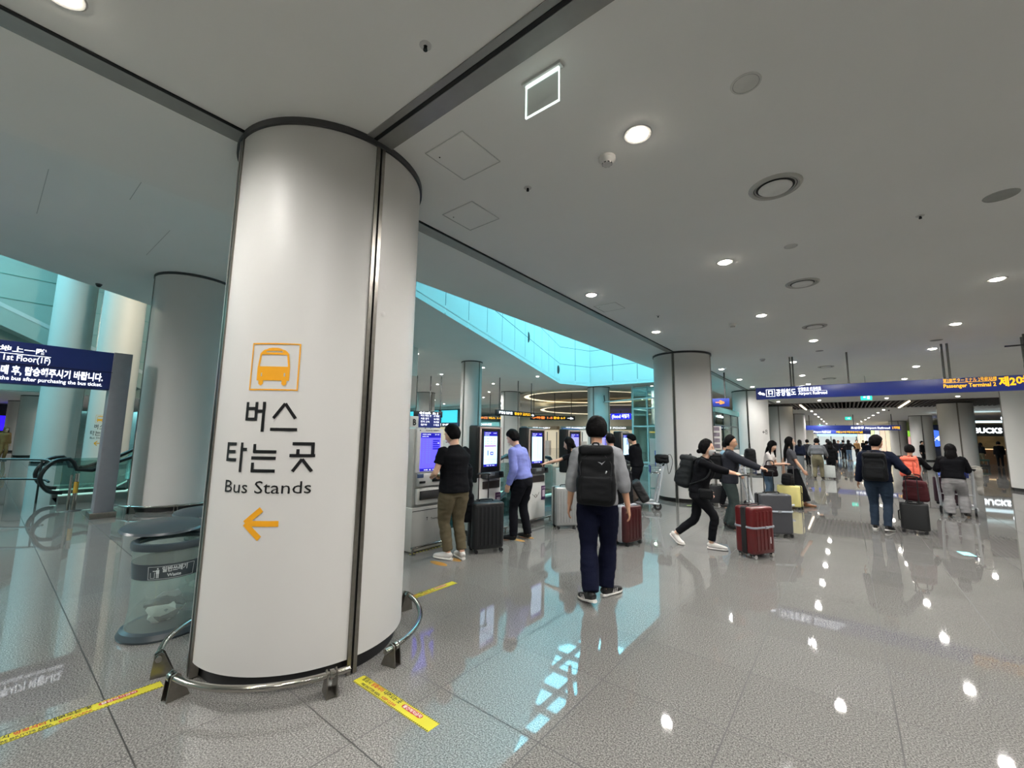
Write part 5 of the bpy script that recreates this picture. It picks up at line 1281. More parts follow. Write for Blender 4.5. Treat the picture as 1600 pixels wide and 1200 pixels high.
# man in the blue shirt, bending to the second machine
x, y, F = -4.16, 5.46, -96
p = person('person in blue shirt and black suit trousers bending towards the second ticket machine', x, y, F, 1.72, lean=15, head=(-6, -18), build=1.0,
           feet=[FT(x, y, F, -4.34, 5.20, -4.06, 5.28), FT(x, y, F, -4.26, 5.56, -4.0, 5.52)], hipx=(0, -.08),
           hands=[dict(to=L(x, y, F, -4.20, 5.24, .84), n=(1, .2, 0), hint=(-.3, -1, 0)), dict(to=L(x, y, F, -4.42, 5.72, .98), n=(-.3, .3, -.8), curl=1.0)],
           top=dict(mat=C_blue, name='dress_shirt', puff=1.05, hem=.0, collar=True, wr=.010), bottom=dict(mat=C_suit, w=1.12, waist=.14), shoes=S_black, skin=SKINL, hair=('short', HAIR))
o = thing('folded_jacket', 'black jacket hanging from the arm of the man in the blue shirt', 'jacket', (-4.30, 5.66, 0), R_(8))
b = MB().rbox((0, 0, .86), (.30, .13, .46), .05, .06, taper=.10).rbox((.06, .06, .70), (.16, .12, .36), .05, .05); mobj('cloth', remesh(b, .012, 3, .02, 4, 7), C_suit, o)
MB().tube([(-.12, -.03, 1.09), (0, -.055, 1.10), (.12, -.03, 1.09)], [(.02, .012)]*3, n=8, sub=3).build('collar', C_suit, o)
# woman at the third machine
x, y, F = -4.10, 7.06, -118
p = person('person with long black hair in a dark top touching the third ticket machine', x, y, F, 1.58, lean=4, head=(0, -14), build=.86,
           hands=[dict(to=L(x, y, F, -4.52, 6.72, 1.08), curl=.3, point=True, n=(.2, 0, -1)), None], top=dict(mat=C_black2, name='top', sleeve=.45, hem=.06, puff=.95), bottom=dict(mat=C_ldenim, w=1.0), shoes=S_white, hair=('long', HAIR), skin=SKINL)
o = thing('tote_bag', 'dark shoulder bag worn by the woman at the third ticket machine', 'bag', (-3.90, 7.02, .74), R_(70)); mobj('bag_body', remesh(MB().rbox((0, 0, .15), (.26, .10, .26), .03, .03), .01, 2, .006, 3, 9), cloth('dark_plum_bag', '#17151f'), o); MB().tube([(-.1, 0, .26), (-.06, .03, .52), (.0, .04, .56), (.06, .03, .52), (.1, 0, .26)], [(.012, .005)]*5, n=8, sub=4).build('strap', P('plum_strap', '#201d28', .6), o)
# man in white behind
x, y, F = -3.73, 8.0, -62
p = person('person in pale printed T-shirt with short black hair, half hidden behind the man in grey', x, y, F, 1.66, lod=1, lean=4, head=(-4, -8), top=dict(mat=C_white, name='t_shirt', sleeve=.42, puff=1.1), bottom=dict(mat=C_black), shoes=S_black, skin=SKINL,
           hands=[dict(to=L(x, y, F, -4.2, 7.9, 1.1), curl=.6), None])
# man in black at the last machine
x, y, F = -4.15, 10.30, -92
p = person('person in black hooded top looking down, before the farthest ticket machine', x, y, F, 1.70, lod=1, lean=6, head=(-6, -25), build=1.08, top=dict(mat=C_black, name='hoodie', puff=1.15, hood=True), bottom=dict(mat=C_black2, w=1.1), shoes=S_black, skin=SKINL,
           hands=[dict(to=L(x, y, F, -4.48, 10.2, 1.12), curl=1.0, n=(.3, 0, -1)), dict(to=L(x, y, F, -4.48, 10.4, 1.12), curl=1.0, n=(-.3, 0, -1))])
softbag('tall black travel bag standing behind the maroon suitcase', -3.82, 8.72, 0, R_(60), (.36, .26, .92), K_black, seed=4)
# walking person with mask and pack
x, y, F = -1.80, 6.80, 84
M_red_s = P('red_polycarbonate', '#551416', .28, var=.04, coat=.3)
M_mask = P('white_mask', '#d9dadb', .7)
p = person('person all in black striding right with a cap-like hairdo, pushing the red suitcase', x, y, F, 1.64, lean=13, head=(-4, 2), drop=.05, build=.98, twist=-12,
           feet=[FT(x, y, F, -2.00, 6.78, -2.24, 6.82, 38), FT(x, y, F, -1.42, 6.87, -1.68, 6.82, 0)], hipx=(0, 0),
           hands=[dict(to=(-.20, .10, .82)), dict(to=L(x, y, F, -1.24, 6.92, 1.08), curl=1.25, n=(-.25, .1, -.95), dir=(.05, .9, -.25), sleeve=.78, hint=(.5, -.3, -1))],
           top=dict(mat=C_black, name='sweater', puff=1.1, hem=-.03), bottom=dict(mat=C_black2, w=.98, end=.86), shoes=(S_white, S_solew), hair=('bun', HAIR), skin=SKINL)
HMp = p['HM']; m = MB(); inr = lambda q: -.104 < q[2] < -.012 and abs(q[0]) < .066 and q[1] > .028
idx = [i for i, q in enumerate(HV) if inr(q)]; mp = {i: k for k, i in enumerate(idx)}
fs = [tuple(mp[i] for i in q) for q in HF if all(i in mp for i in q)]
for of in (.0045, .010): m.add([HMp @ (Vector(HV[i])*1.0+Vector((HV[i][0]*.9, HV[i][1], 0)).normalized()*(of+.003)) for i in idx], fs)
for sx in (-1, 1): m.tube([HMp @ Vector((sx*.062, .04, -.03)), HMp @ Vector((sx*.078, .005, -.012)), HMp @ Vector((sx*.08, -.02, .0))], [.0016]*3, n=6)
m.build('face_mask', M_mask, p['o'])
backpack('dark grey backpack on the striding person in black', p, K_grey, .31, .46, .20, top=.47)
o = thing('waist_bag', 'small black pouch at the hip of the striding person in black', 'bag', (-1.66, 6.66, .80), R_(10)); mobj('pouch', remesh(MB().rbox((0, 0, 0), (.20, .08, .15), .03, .03), .01, 2), K_black, o); MB().tube([(-.09, 0, .06), (-.1, .06, .12), (-.08, .15, .14)], [.008]*3, n=6).build('strap', K_black, o)
suitcase('red hard suitcase with black strap and grey belt, pushed by the person in black', -1.09, 6.86, R_(62), .43, .30, .62, M_red_s, tele=.40, ribs=5, band=P('black_webbing', '#101113', .7), belt=P('grey_webbing', '#8e949c', .6), tag_=P('white_badge', '#e0dfdd', .5), wheel=P('pale_wheel', '#a9a8a6', .4))
# older man with glasses, grey suitcase
x, y, F = -1.74, 8.62, 80
p = person('person with glasses in charcoal jacket facing right, pushing a dark grey suitcase', x, y, F, 1.66, lean=4, head=(6, 0), build=1.12,
           feet=[(-.11, -.04, -4, 0), (.10, .02, 8, 0)],
           hands=[dict(to=L(x, y, F, -1.16, 8.62, 1.07), curl=.9, n=(.2, 0, -1), dir=(.1, 1, -.1)), dict(to=L(x, y, F, -1.14, 8.50, 1.07), curl=.9, n=(-.2, 0, -1), dir=(-.1, 1, -.1), hint=(.7, -.5, -.8))],
           top=dict(mat=C_char, name='jacket', puff=1.16, hem=-.08, collar=True), bottom=dict(mat=C_dgreen, w=1.12), shoes=S_black, hair=('crop', HAIR), skin=SKIN)
g = MB(); HMp = p['HM']
for sx in (-1, 1):
    g.tube([(sx*.031+.019*cos(2*pi*k/14), .094-.004*abs(cos(2*pi*k/14)), .004+.015*sin(2*pi*k/14)) for k in range(14)], [.0014]*14, n=6, closed=True); g.tube([(sx*.05, .090, .006), (sx*.072, .06, .008), (sx*.079, -.004, .004)], [.0015]*3, n=6)
g.tube([(-.012, .095, .006), (.012, .095, .006)], [.0014]*2, n=6); g.v = [tuple(HMp @ Vector(q)) for q in g.v]; g.build('glasses', P('thin_dark_frame', '#2c2a2a', .3, .5), p['o'])
backpack('black rounded backpack on the older man in the charcoal jacket', p, K_black, .34, .44, .24, top=.42)
suitcase('dark grey hard suitcase with a pale belt, in front of the older man', -1.05, 8.46, R_(32), .50, .28, .64, P('dark_grey_polycarbonate', '#45464b', .4, var=.04), tele=.36, ribs=0, belt=P('pale_belt', '#b9c2cc', .5), telemat=M_black)
# trolley with a black rucksack, and the person in light blue
trolley('luggage trolley between the older man and the woman in white', -1.55, 11.34, 70, group='luggage trolleys')
softbag('black rucksack standing on the trolley basket behind the older man', -1.80, 11.25, .965, R_(-70), (.30, .22, .42), K_black, name='backpack', cat='backpack', seed=6)
x, y, F = -2.40, 11.16, 75
person('person in light blue shirt seen behind the older man, hand on a trolley', x, y, F, 1.58, lod=1, lean=10, head=(0, -12), top=dict(mat=C_lblue, name='shirt', puff=1.12), bottom=dict(mat=C_black), shoes=S_black, hands=[dict(to=L(x, y, F, -2.05, 11.38, 1.03)), dict(to=L(x, y, F, -1.95, 10.98, 1.03), curl=1)], skin=SKINL)
# woman in white with the yellow suitcase
x, y, F = -1.62, 12.25, 104
p = person('person in white top and jeans leaning on the handle of the yellow suitcase', x, y, F, 1.58, lod=1, lean=15, head=(14, -6), build=.88,
           hands=[dict(to=L(x, y, F, -1.20, 12.24, 1.02), curl=1.0, n=(0, 0, -1)), dict(to=L(x, y, F, -1.24, 12.16, 1.02), curl=1.0, n=(0, 0, -1))],
           top=dict(mat=C_white, name='blouse', sleeve=.42, puff=1.05, hem=.08), bottom=dict(mat=C_ldenim, w=1.0), shoes=S_white, hair=('longf', HAIR), skin=SKINL)
o = softbag('black crossbody bag at the hip of the woman in white', -1.50, 11.98, .72, R_(30), (.30, .12, .26), cloth('black_bag_leather', '#160f12'), seed=2)
suitcase('small yellow hard suitcase with silver handle rods', -1.14, 12.05, R_(-11), .48, .26, .48, P('yellow_polycarbonate', '#e4d98e', .35, var=.03), tele=.46, ribs=0, corner=.06)
x, y, F = -1.10, 12.62, 82
p = person('person with very long dark hair in grey top and long black skirt, facing right', x, y, F, 1.66, lod=1, lean=-3, head=(0, 4), build=.9, feet=[(-.08, -.02, 0, 0), (.09, .24, 5, 0)],
           hands=[dict(to=L(x, y, F, -1.3, 12.7, .85)), dict(to=L(x, y, F, -.86, 12.5, .84), curl=.7)], top=dict(mat=C_gtop, name='top', hem=.0, puff=1.0, sleeve=.5), bottom=dict(mat=C_black, skirt=1.0, name='skirt'), shoes=S_brown, hair=('long', HAIR), skin=SKINL)
softbag('black bag on top of the yellow suitcase', -1.16, 12.05, .54, R_(75), (.30, .20, .27), K_black, seed=8, strap=False)
# trolley with bags by the second column
t = trolley('luggage trolley loaded with lying bags beside the second column, black bag on its handle', -3.80, 9.66, -115, group='luggage trolleys')
for i, (dx, w, m, c) in enumerate(((0, .46, '#17181a', 'black'), (-.24, .40, '#4a4038', 'brown'), (-.40, .30, '#2a2623', 'dark brown'))):
    o = thing('travel_bag', c+' bag leaning on the trolley by the second column', 'bag', (-3.66+dx*.906-.04, 9.66+dx*.42, .17), R_(115), 'bags on the loaded trolley')
    b = MB().rbox((0, .0, .25), (.54, .20, .50), .05, .05, M=Matrix.Rotation(R_(-30), 4, 'X')); mobj('bag_body', remesh(b, .012, 3, .01, i, 8), P('bag_'+c.replace(' ', '_'), m, .6, var=.1), o)
    MB().tube([Matrix.Rotation(R_(-30), 4, 'X') @ Vector(q) for q in ((-.1, 0, .44), (-.08, 0, .49), (.08, 0, .49), (.1, 0, .44))], [.01]*4, n=8).build('handle', K_black, o)
o = thing('handbag', 'black handbag with a looped strap on the trolley handle by the second column', 'bag', (-3.38, 9.86, 1.03), R_(6))
mobj('bag_body', remesh(MB().rbox((0, 0, .09), (.30, .20, .20), .07, .06), .011, 3, .015, 5, 9), K_black, o)
MB().tube([(.10, 0, .14), (.19, -.02, .20), (.24, -.02, .05), (.20, -.02, -.14), (.15, -.02, -.24), (.13, -.02, -.12), (.10, 0, .04)], [(.014, .005)]*7, n=8, sub=4).build('strap', K_black, o)
# cases by the ticket machines
suitcase('tall black suitcase with its handle up, right of the black-shirted man', -4.06, 4.56, R_(62), .46, .30, .62, P('black_polycarbonate', '#15171a', .42), tele=.36, ribs=7, telemat=M_black)
o = thing('hanging_coat', 'long black coat hanging between the black-shirted man and his suitcase', 'coat', (-4.22, 4.32, 0), R_(58))
mobj('cloth', remesh(MB().rbox((0, 0, .84), (.16, .11, .66), .05, .05, taper=-.12).rbox((.03, 0, .60), (.15, .10, .40), .04, .05), .012, 3, .018, 7, 8), cloth('black_coat', '#131519'), o); MB().tube([(-.04, 0, 1.16), (0, 0, 1.20), (.05, .0, 1.16)], [(.03, .02)]*3, n=8, sub=3).build('collar', C_suit, o)
suitcase('silver grey ribbed suitcase with a black back, behind the sleeve of the man in grey', -4.0, 6.62, R_(52), .46, .29, .66, P('silver_polycarbonate', '#a7a9a8', .32, .3), ribs=8, trim=M_black)
suitcase('maroon suitcase right of the walking man in grey, small white panel on its side', -2.70, 6.28, R_(79), .42, .27, .52, P('maroon_polycarbonate', '#411719', .35, var=.05), ribs=4, band=P('pale_strap', '#9c9ca0', .5))
suitcase('small dark suitcase left of the white counter, behind the striding person', -2.58, 11.3, R_(15), .30, .2, .42, P('dark_trunk', '#1c1e22', .5), ribs=0)
# group on the right
x, y, F = .40, 10.36, 10
p = person('person in black jumper and blue jeans with a black backpack, walking away on the right', x, y, F, 1.70, lod=0, lean=3, head=(38, -4), build=1.1, feet=[(-.10, .05, -4, 0), (.10, -.10, 14, 8)],
           hands=[dict(to=(-.30, .10, .84)), dict(to=L(x, y, F, .83, 10.50, 1.04), curl=1.1, n=(-.2, .1, -1), dir=(.5, .8, -.3))], top=dict(mat=C_dnavy, name='jumper', puff=1.18), bottom=dict(mat=C_denim, w=1.08), shoes=(S_black, S_solew))
backpack('black backpack on the man in jeans at the right', p, K_black, .34, .48, .19, top=.46)
suitcase('black soft carry-on with its handle up, right of the man in jeans', .86, 10.50, R_(-6+180), .38, .25, .46, P('black_ripstop', '#17191b', .6), tele=.46, ribs=0, telemat=M_black)
o = softbag('maroon soft bag tied to the handle of the black carry-on', .92, 10.72, .535, R_(-8), (.34, .16, .36), cloth('maroon_nylon', '#4b2529'), seed=3)
x, y, F = 1.12, 13.46, 12
p = person('person in black with a bright coral backpack, pushing a trolley', x, y, F, 1.52, lod=1, lean=4, head=(0, -4), build=.95, top=dict(mat=C_black, name='jacket', puff=1.12), bottom=dict(mat=C_char, w=1.1), shoes=S_black,
           hands=[dict(to=L(x, y, F, .95, 13.85, .98)), dict(to=L(x, y, F, 1.45, 13.75, 1.0), curl=1)])
backpack('bright coral backpack with two straps and a cream patch', p, K_coral, .32, .44, .17, top=.44, logo='patch', style='straps')
x, y, F = 1.76, 13.28, 12
p = person('person with long black hair, black jumper and wide pale grey trousers, pushing a trolley', x, y, F, 1.56, lod=0, lean=9, head=(-8, -10), build=1.05, feet=[(-.10, -.02, -8, 0), (.13, .12, 14, 14)],
           hands=[dict(to=L(x, y, F, 1.62, 13.62, 1.0), curl=1), dict(to=L(x, y, F, 2.02, 13.60, 1.0), curl=1)], top=dict(mat=C_black, name='jumper', puff=1.2, hem=-.02), bottom=dict(mat=C_lgrey, w=1.36, flare=1.28, wr=.010), shoes=S_black, hair=('bob', HAIR))
trolley('luggage trolley pushed by the woman in wide grey trousers', 1.92, 14.08, 12, group='luggage trolleys')
suitcase('dark plum suitcase lying ready on the trolley of the woman in grey trousers', 1.74, 14.18, R_(-12), .40, .26, .58, P('plum_polycarbonate', '#3d2330', .4), ribs=3, z=.165)
o = thing('draped_jacket', 'pale cream jacket draped over the side of the trolley at the right', 'jacket', (2.20, 13.72, 0), R_(-12))
mobj('cloth', remesh(MB().rbox((0, 0, .94), (.15, .10, .22), .04, .04).rbox((.02, .02, .70), (.10, .08, .48), .03, .04, taper=-.2), .014, 3, .02, 9, 7), cloth('cream_cloth', '#a5a29b'), o); MB().tube([(-.08, -.04, 1.06), (0, -.06, 1.08), (.08, -.04, 1.06)], [(.02, .014)]*3, n=8, sub=2).build('collar', cloth('cream_cloth', '#a5a29b'), o)
# people farther off
x, y, F = -1.02, 22.0, 4
person('person in grey vest and khaki trousers walking away in the middle of the hall', x, y, F, 1.68, lod=2, lean=8, build=1.1, head=(0, -6), feet=[(-.12, 0, -5, 0), (.12, .12, 10, 0)], top=dict(mat=C_gvest, name='vest', puff=1.25, hem=.12), bottom=dict(mat=C_khaki, w=1.25, waist=.16), shoes=S_black, hands=[dict(to=(-.3, .3, .95)), dict(to=(.3, .3, .95))])
person('person in black beside the white suitcase, farther along the hall', -.60, 22.95, 0, 1.56, lod=2, top=dict(mat=C_black, puff=1.1), bottom=dict(mat=C_black2), shoes=S_white, hair=('bob', HAIR))
suitcase('white suitcase in the middle of the hall, behind the person in the grey vest', -.70, 22.45, R_(8), .46, .28, .50, P('white_polycarbonate', '#c9cfcd', .35), ribs=4)
suitcase('large grey suitcase standing left in the hall, beyond the long-haired woman', -2.10, 27.0, R_(20), .52, .34, .72, P('grey_polycarbonate', '#5b6166', .4), ribs=5)
far = [(-2.05, 28.0, 5, C_dnavy, C_black, 'person in navy standing behind the large grey suitcase'), (-2.0, 33, -20, C_char, C_black, 'person in charcoal beyond the grey suitcase'), (-.88, 30.2, 10, C_black, C_lgrey, 'person in black top with pale trousers and arms apart, mid hall'),
       (-.8, 42, 0, C_black2, C_black, 'small dark figure right of the pale-trousered person'), (-.66, 50, 180, C_dnavy, C_ldenim, 'small far figure in navy, facing us'), (-.26, 45, 5, C_black, C_black2, 'far figure in black, left one of a walking pair'), (.08, 44, -4, C_black2, C_ldenim, 'far figure in black with arms swung out, right one of a walking pair'),
       (.70, 52, 170, C_tan, C_black, 'far figure in tan top and black skirt'), (.98, 36, 20, C_dnavy, C_black, 'person in navy just left of the man in jeans, farther off'), (1.26, 38, 200, C_gvest, C_char, 'person in grey close to the head of the man in jeans, farther off'),
       (4.5, 45.5, 120, C_black, C_black2, 'person in black leaning by the second column left of the cafe'), (-1.5, 55, 0, C_white, C_denim, 'far figure in white at the left of the crowd'), (-1.1, 62, 180, C_black, C_char, 'far figure in black near the farthest blue sign'), (.2, 66, 10, C_gvest, C_black, 'tiny far figure in grey in the middle of the crowd'),
       (1.6, 70, 180, C_black, C_black2, 'tiny far figure in black before the bright panels'), (-.5, 75, 0, C_lblue, C_denim, 'tiny far figure in light blue'), (2.2, 58, 190, C_black2, C_denim, 'far figure in black and jeans beside the bright panels'), (-2.2, 48, 0, C_char, C_denim, 'far figure in charcoal walking near the left columns'),
       (-33.0, .82, 60, C_tan, C_tan, 'blurred figure in tan at the far left, beyond the escalator'), (-4.15, 17.4, 60, cloth('cobalt_jacket', '#24406f'), C_black, 'person in blue jacket seen through the booth window')]
for i, (x, y, F, tm, bm_, lb) in enumerate(far):
    arms_ = [dict(to=(-.42, .02, 1.0)), dict(to=(.42, .02, 1.0))] if ('arms' in lb) else None
    person(lb, x, y, F, 1.60+.03*(i % 4), lod=2, lean=3, feet=[(-.10, -.12*(i % 2), 0, 0), (.10, .12*(i % 2), 0, 0)], hands=arms_, top=dict(mat=tm, puff=1.12), bottom=dict(mat=bm_, w=1.1), shoes=S_black, hair=('short' if i % 3 else 'bob', HAIR if 'left, beyond' not in lb else HAIRB), skin=SKINL)

# ================================================================== counter, booth, cafe and the far background
o = thing('service_counter', 'white counter block right of the second column', 'counter', (-2.42, 12.75, 0), R_(6)); MB().box((0, 0, .57), (.50, .70, 1.14), bev=.01).build('body', M_white, o); MB().box((0, 0, 1.155), (.54, .74, .03), bev=.006).build('top', M_white, o)
o = thing('poster_stand', 'white poster with grey pictures on the right side of the second column', 'poster', (-2.72, 12.0, 0), R_(35)); MB().cyl((0, .02, 0), .02, 1.3).build('pole', M_steel, o); MB().box((0, 0, 1.62), (.36, .02, .62), bev=.003).build('board', M_kwht, o); m = MB(); [put_rect(m, (0, -.011, 0), X_, Z_, -.14, 1.36+.15*i, .13, 1.46+.15*i) for i in range(4)]; m.build('pictures', P('poster_grey', '#857b88', .6, var=.4, scale=10), o); MB().lathe([(0, .02), (.16, .015), (.17, 0), (0, 0)], n=24).build('foot', M_dark, o)
o = thing('information_booth', 'booth with teal glass window between the second and third column', 'booth', (-4.5, 18.3, 0))
MB().box((.82, 0, .58), (.06, 4.2, 1.16)).box((-.82, 0, .58), (.06, 4.2, 1.16)).box((0, 2.07, .58), (1.7, .06, 1.16)).box((0, -2.07, .58), (1.7, .06, 1.16)).build('lower_wall', M_white, o); MB().box((0, 0, 2.66), (1.8, 4.3, .2)).build('roof', P('booth_teal', '#4f7f80', .5), o); f = MB()
for q in (-2.1, -.7, .7, 2.1): f.box((.83, q, 1.86), (.06, .06, 1.4)); f.box((-.83, q, 1.86), (.06, .06, 1.4))
for z in (1.2, 2.1): f.box((.83, 0, z), (.05, 4.2, .05))
f.build('window_frame', M_frame, o); MB().box((.84, 0, 1.86), (.012, 4.2, 1.36)).build('window_pane', M_glassg, o); MB().box((-.8, 0, 1.86), (.03, 4.2, 1.36)).build('back_panel', P('booth_shelf_green', '#6f9a92', .6, var=.3, scale=4), o)
t = MB(); t.box((.85, -1.2, 2.42), (.02, .9, .07)); t.build('lit_strip', M_txtw, o)
# black mark on the third column
o = thing('wall_marking', 'small black plus sign and characters on the third column', 'marking', (-3.47, 22.4, 0)); m = MB(); v, f_, w_ = text_flat('+유', .03); m.add([(.734*cos(R_(-38)+(q[0]-.6)*.16/.734), .734*sin(R_(-38)+(q[0]-.6)*.16/.734), 1.85+q[1]*.17) for q in v], f_); m.build('print', M_blk, o, smooth=False)
# glass lift
o = thing('glass_lift', 'glass lift shaft with teal frame left of the second column', 'lift', (-9.0, 26.6, 0)); f = MB()
for dx in (-1.45, -.5, .5, 1.45):
    for dy in (-1.2, 1.2): f.box((dx, dy, 2.4), (.10 if abs(dx) > 1 else .06, .10, 4.8))
for z in (.1, 2.3, 3.4, 4.7): 
    for dy in (-1.2, 1.2): f.box((0, dy, z), (3.0, .08, .08))
    for dx in (-1.45, 1.45): f.box((dx, 0, z), (.08, 2.4, .08))
f.build('frame', P('lift_teal_frame', '#a8c3c3', .4), o, smooth=False); g = MB()
g.box((0, -1.22, 2.4), (2.9, .012, 4.7)); g.box((1.47, 0, 2.4), (.012, 2.3, 4.7)); g.box((-1.47, 0, 2.4), (.012, 2.3, 4.7)); g.build('glass', M_glassg, o); MB().box((.1, .1, 1.3), (1.5, 1.4, 2.3), bev=.03).build('lift_car', P('lift_car_grey', '#b7cccb', .4, .1), o); tb = MB(); [tb.cyl((q, .9, 0), .13, 4.7, n=16) for q in (-.9, .0, .9)]; tb.build('guide_columns', M_white, o); MB().box((0, -.66, 1.95), (1.2, .03, .06)).build('yellow_line', EM('lift_yellow', '#ffcc40', 1.0), o)
o = thing('wall_bracket', 'long pale arm reaching from the cyan-lit column towards the right', 'bracket', (-12.2, 25.1, 3.86)); MB().tube([(0, 0, 0), (1.9, -.2, .07), (3.8, -.35, .14)], [.045]*3).build('arm', M_white, o); MB().tube([(-.35, .15, .05), (0, 0, 0), (-.05, 0, .45)], [.03]*3).build('mount', M_dark, o)
o = thing('blue_standee', 'small white and blue sign board by the lift, left of the second column', 'sign', (-4.75, 13.6, 0), R_(10)); MB().box((0, 0, .8), (.55, .06, 1.55), bev=.01).build('board', M_white, o); MB().box((.05, -.034, .95), (.34, .01, .5)).build('blue_panel', P('sign_blue', '#2a55b4', .5), o); m = MB(); put_poly(m, (.05, -.04, 0), X_, Z_, [(-.08, .8), (.08, .8), (0, .98)]); m.build('triangle', M_white, o)
# round glowing ceiling features far behind
M_cove = EM('cove_light', '#fff0c8', 1.5)
for nm, cx, cy, z, r in (('round dark ceiling recess with a glowing rim, far behind the second row of machines', -16.6, 31.2, 4.86, 5.4), ('second, lower round canopy with a glowing rim, below the recess', -18.2, 40.5, 4.35, 8.0)):
    o = thing('ceiling_canopy', nm, 'ceiling feature', (cx, cy, z)); MB().lathe([(0, .0), (r-.4, .0)], n=72).build('recess', P('canopy_brown', '#a39a8b', .7), o); MB().lathe([(r-.4, -.02), (r-.25, -.05), (r, -.04), (r, .02)], n=72).build('glowing_rim', M_cove, o); MB().lathe([(r, -.05), (r+.9, -.1), (r+.9, .03), (r, .03)], n=72, closed=True).build('outer_ring', P('canopy_cream', '#d9d2c0', .6), o)
# cafe
o = thing('cafe_front', 'dark cafe fascia with lit white lettering at the right edge', 'cafe', (7.4, 44.3, 0))
MB().box((0, 0, 2.5), (3.4, .2, .85)).build('fascia', P('cafe_dark', '#2a2d2b', .6), o); m = MB(); put_text(m, 'STARBUCKS', (-1.24, -.11, 2.30), X_, Z_, .36, 2.36, .05); m.build('lettering', EM('lit_cafe_lettering', '#f2fbff', 3.5), o)
MB().box((0, .9, 3.12), (3.2, 1.2, .12)).build('light_canopy', EM('canopy_glow', '#d8f2fa', 1.6), o); MB().box((1.2, 5.2, 1.6), (3.0, .2, 3.2)).build('back_wall', P('cafe_brown_wall', '#8f7a55', .6, var=.3, scale=1.5), o); MB().box((.1, 4.6, 1.2), (.9, .3, 2.2)).build('shelf_wall', P('cafe_shelf', '#5e4028', .6, var=.3, scale=3), o)
MB().box((1.0, 3.9, .55), (2.4, .6, 1.1)).build('counter', P('cafe_counter', '#6b4a30', .5), o); MB().box((1.0, 3.85, 1.13), (2.4, .7, .06)).build('counter_top', EM('warm_counter_light', '#ffd9a0', 1.2), o)
o = thing('planter_barrier', 'low grey and green barrier before the cafe', 'barrier', (6.7, 42.0, 0)); MB().box((0, 0, .45), (1.3, .3, .12)).build('top_board', P('barrier_green', '#3f5a50', .6), o); m = MB(); [m.box((q, 0, .25), (.06, .26, .5)) for q in (-.6, .6)]; m.build('posts', M_dark, o); MB().box((0, .0, .08), (1.3, .25, .14)).build('base', M_dark, o)
person('person in black standing with back turned at the cafe, right one', 8.05, 43.1, 10, 1.7, lod=2, lean=8, top=dict(mat=C_black, puff=1.2), bottom=dict(mat=C_black2), shoes=S_black)
person('person in pale top standing at the cafe, left one beside the brown shelf', 7.75, 46.4, 30, 1.6, lod=2, lean=6, top=dict(mat=C_black2, puff=1.1), bottom=dict(mat=C_khaki), shoes=S_black, hair=('bob', HAIR))
o = thing('globe_lamp', 'round white lamp hanging left of the right-edge column', 'lamp', (8.35, 42.5, 3.25)); MB().ell((0, 0, 0), (.16, .16, .16)).build('globe', EM('globe_glow', '#f4f8ff', 3), o); MB().cyl((0, 0, .15), .012, .45, n=8).build('cord', M_dark, o)
o = thing('shop_sign', 'round blue lit sign on a dark wall between the two columns left of the cafe', 'sign', (6.45, 55.2, 1.95)); MB().cyl((0, 0, 0), .75, .1, n=40, axis=Y_).build('disc', EM('blue_disc', '#4d7dff', 1.1), o); m = MB(); put_text(m, '24', (-.32, -.01, -.2), X_, Z_, .42, .64, .03); m.build('lettering', M_txtw, o); MB().box((0, .2, .1), (.1, .4, .1)).build('bracket', M_dark, o)
struct('wall_shop_dark', MB().box((8.2, 55.6, 1.6), (5.2, .3, 3.2)), P('dark_shop_wall', '#3b3f48', .6))
o = thing('advert_screen', 'green and pink lit advert right of the third column left of the cafe', 'screen', (5.75, 72, 1.9)); MB().box((0, 0, .7), (1.2, .1, .7)).build('green_panel', EM('advert_green', '#9be04a', 1.0), o); MB().box((0, 0, -.35), (1.2, .1, 1.3)).build('pink_panel', EM('advert_pink', '#f2b7b2', .9), o); MB().box((0, .1, -.9), (1.3, .1, 2)).build('stand', M_dark, o)
struct('wall_hall_right', MB().box((4.25-.31*4.3, 68+4.8*4.3, 1.9), (.2, 50, 3.8), rz=.0645), M_wallw)
cols_ = ['#e9dcb8', '#e8cdb0', '#f1efe6', '#d6e4a4', '#dcdcf0', '#f2e9cf']
for i in range(8):
    o = thing('light_panel', 'tall backlit wall panel far along the right side, %s from our end' % ORD[i], 'light panel', (4.0-.31*i, 68+4.8*i, 1.8), .0645, 'backlit panels'); MB().box((0, 0, 0), (.08, 4.4, 3.2)).build('lit_face', EM('panel_glow_%d' % (i % 6), cols_[i % 6], .8), o); MB().box((.03, 2.35, 0), (.14, .3, 3.6)).build('dark_mullion', M_dark, o)
o = thing('display_screen', 'blue display screen in a dark frame at the far left edge', 'screen', (-50, 1.0, 1.85)); MB().box((0, 0, .35), (.2, 2.6, 2.3)).build('housing', M_black, o); MB().box((.11, 0, .1), (.02, 2.4, 1.1)).build('screen', EM('blue_display', '#2a12ff', 1.8), o); MB().box((0, .0, -1.5), (.3, 1.6, .9)).build('stand', M_dark, o)
# dark window in the floor at the right: a small floor lamp plate
o = thing('floor_plate', 'small cyan glowing plate set in the floor at the right', 'floor light', (1.25, 9.05, 0), R_(10)); MB().box((0, 0, .002), (.19, .30, .004)).build('frame', M_dark, o); MB().box((0, 0, .0045), (.13, .24, .003)).build('lit_window', EM('floor_cyan', '#9ff2f4', 1.3), o)
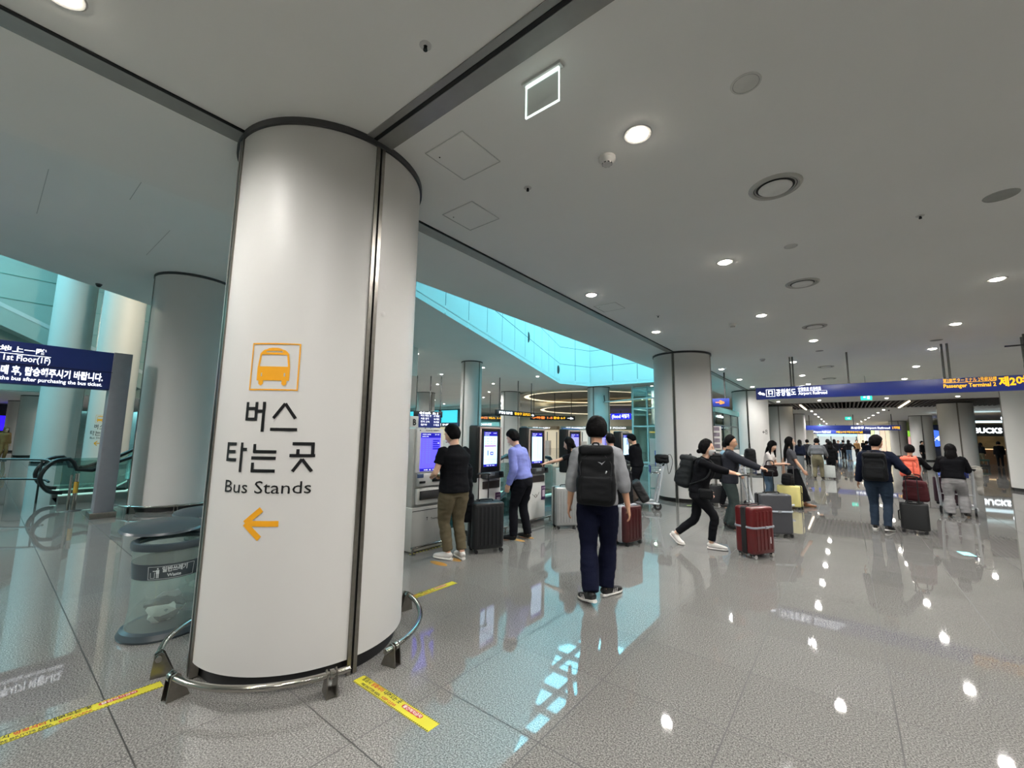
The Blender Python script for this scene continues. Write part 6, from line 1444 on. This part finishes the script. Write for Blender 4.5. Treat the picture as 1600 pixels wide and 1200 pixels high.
# sloped truss and brackets in the left atrium
o = thing('upper_stair', 'sloping underside of an upper escalator in the green atrium', 'escalator', (-32.2, 0, 0)); m = MB(); m.add([(-.5, -7, 10.9), (.8, -7, 10.9), (.8, 5.5, 4.9), (-.5, 5.5, 4.9), (-.5, -7, 9.9), (.8, -7, 9.9), (.8, 5.5, 3.9), (-.5, 5.5, 3.9)], [(0, 1, 2, 3), (4, 5, 6, 7), (0, 1, 5, 4), (1, 2, 6, 5), (2, 3, 7, 6), (3, 0, 4, 7)]); m.build('truss', M_teal, o, smooth=False); MB().add([(.82, -7, 10.95), (.82, 5.5, 4.95), (.82, 5.5, 4.75), (.82, -7, 10.75)], [(0, 1, 2, 3)]).build('pale_edge', M_white, o)

# lit shop units along the far side of the raised hall
units = [(-30.5, 34.0, '#cfd8d2', '#6fb0b2', '환전 EXCHANGE'), (-36.5, 34.0, '#d9cfae', '#25364f', '안내 INFO'), (-42.5, 34.0, '#b9d3cf', '#79aeb0', '로밍 ROAMING'), (-22.5, 49.8, '#e4d6b4', '#a7b3ac', '식당 FOOD'), (-17.0, 49.8, '#c9d6d2', '#3a4f86', '편의점 STORE'), (-11.0, 49.8, '#e6dcc4', '#6b4a34', '카페 CAFE'), (-28, 49.8, '#dfe3dc', '#8fa9ab', '약국 PHARMACY'), (-33.5, 49.8, '#e8dcc0', '#9a8a70', '빵집 BAKERY'), (-39, 49.8, '#cfdcdc', '#6f8fa0', '은행 BANK')]
for i, (x, y, c, s_, t) in enumerate(units):
    o = thing('shop_unit', 'small lit shop front far behind, with '+['teal', 'navy', 'sea green', 'grey green', 'blue', 'brown', 'pale teal', 'sand', 'steel blue'][i]+' sign band', 'shop', (x, y, 0), 0, 'far shop fronts')
    MB().box((0, -.3, 1.2), (4.6, .5, 2.5)).build('lit_window', EM('shop_window_%d' % i, c, .6), o); MB().box((0, -.4, 2.75), (4.9, .6, .45)).build('sign_band', P('shop_band_%d' % i, s_, .5), o)
    m = MB(); put_text(m, t, (-1.6, -.7, 2.64), X_, Z_, .22, 3.0, .03); m.build('lettering', M_txtw, o); f = MB()
    for q in (-2.35, -.8, .8, 2.35): f.box((q, -.56, 1.1), (.1, .08, 2.2))
    f.build('frame', M_frame, o); MB().box((0, -.9, .5), (3.0, .5, 1.0)).build('counter', M_white, o)

o = thing('shop_unit', 'pale lit shop front closing the far end of the hall', 'shop', (-.5, 107.4, 0), 0)
MB().box((0, 0, 1.3), (8.2, .4, 2.3)).build('lit_window', EM('end_window', '#d5dede', .8), o); MB().box((0, -.1, 2.75), (8.4, .5, .55)).build('sign_band', EM('end_band', '#bfe4ee', 1.2), o); f = MB()
for q in (-4.1, -2, 0, 2, 4.1): f.box((q, -.25, 1.3), (.14, .1, 2.4))
f.build('frame', M_frame, o)
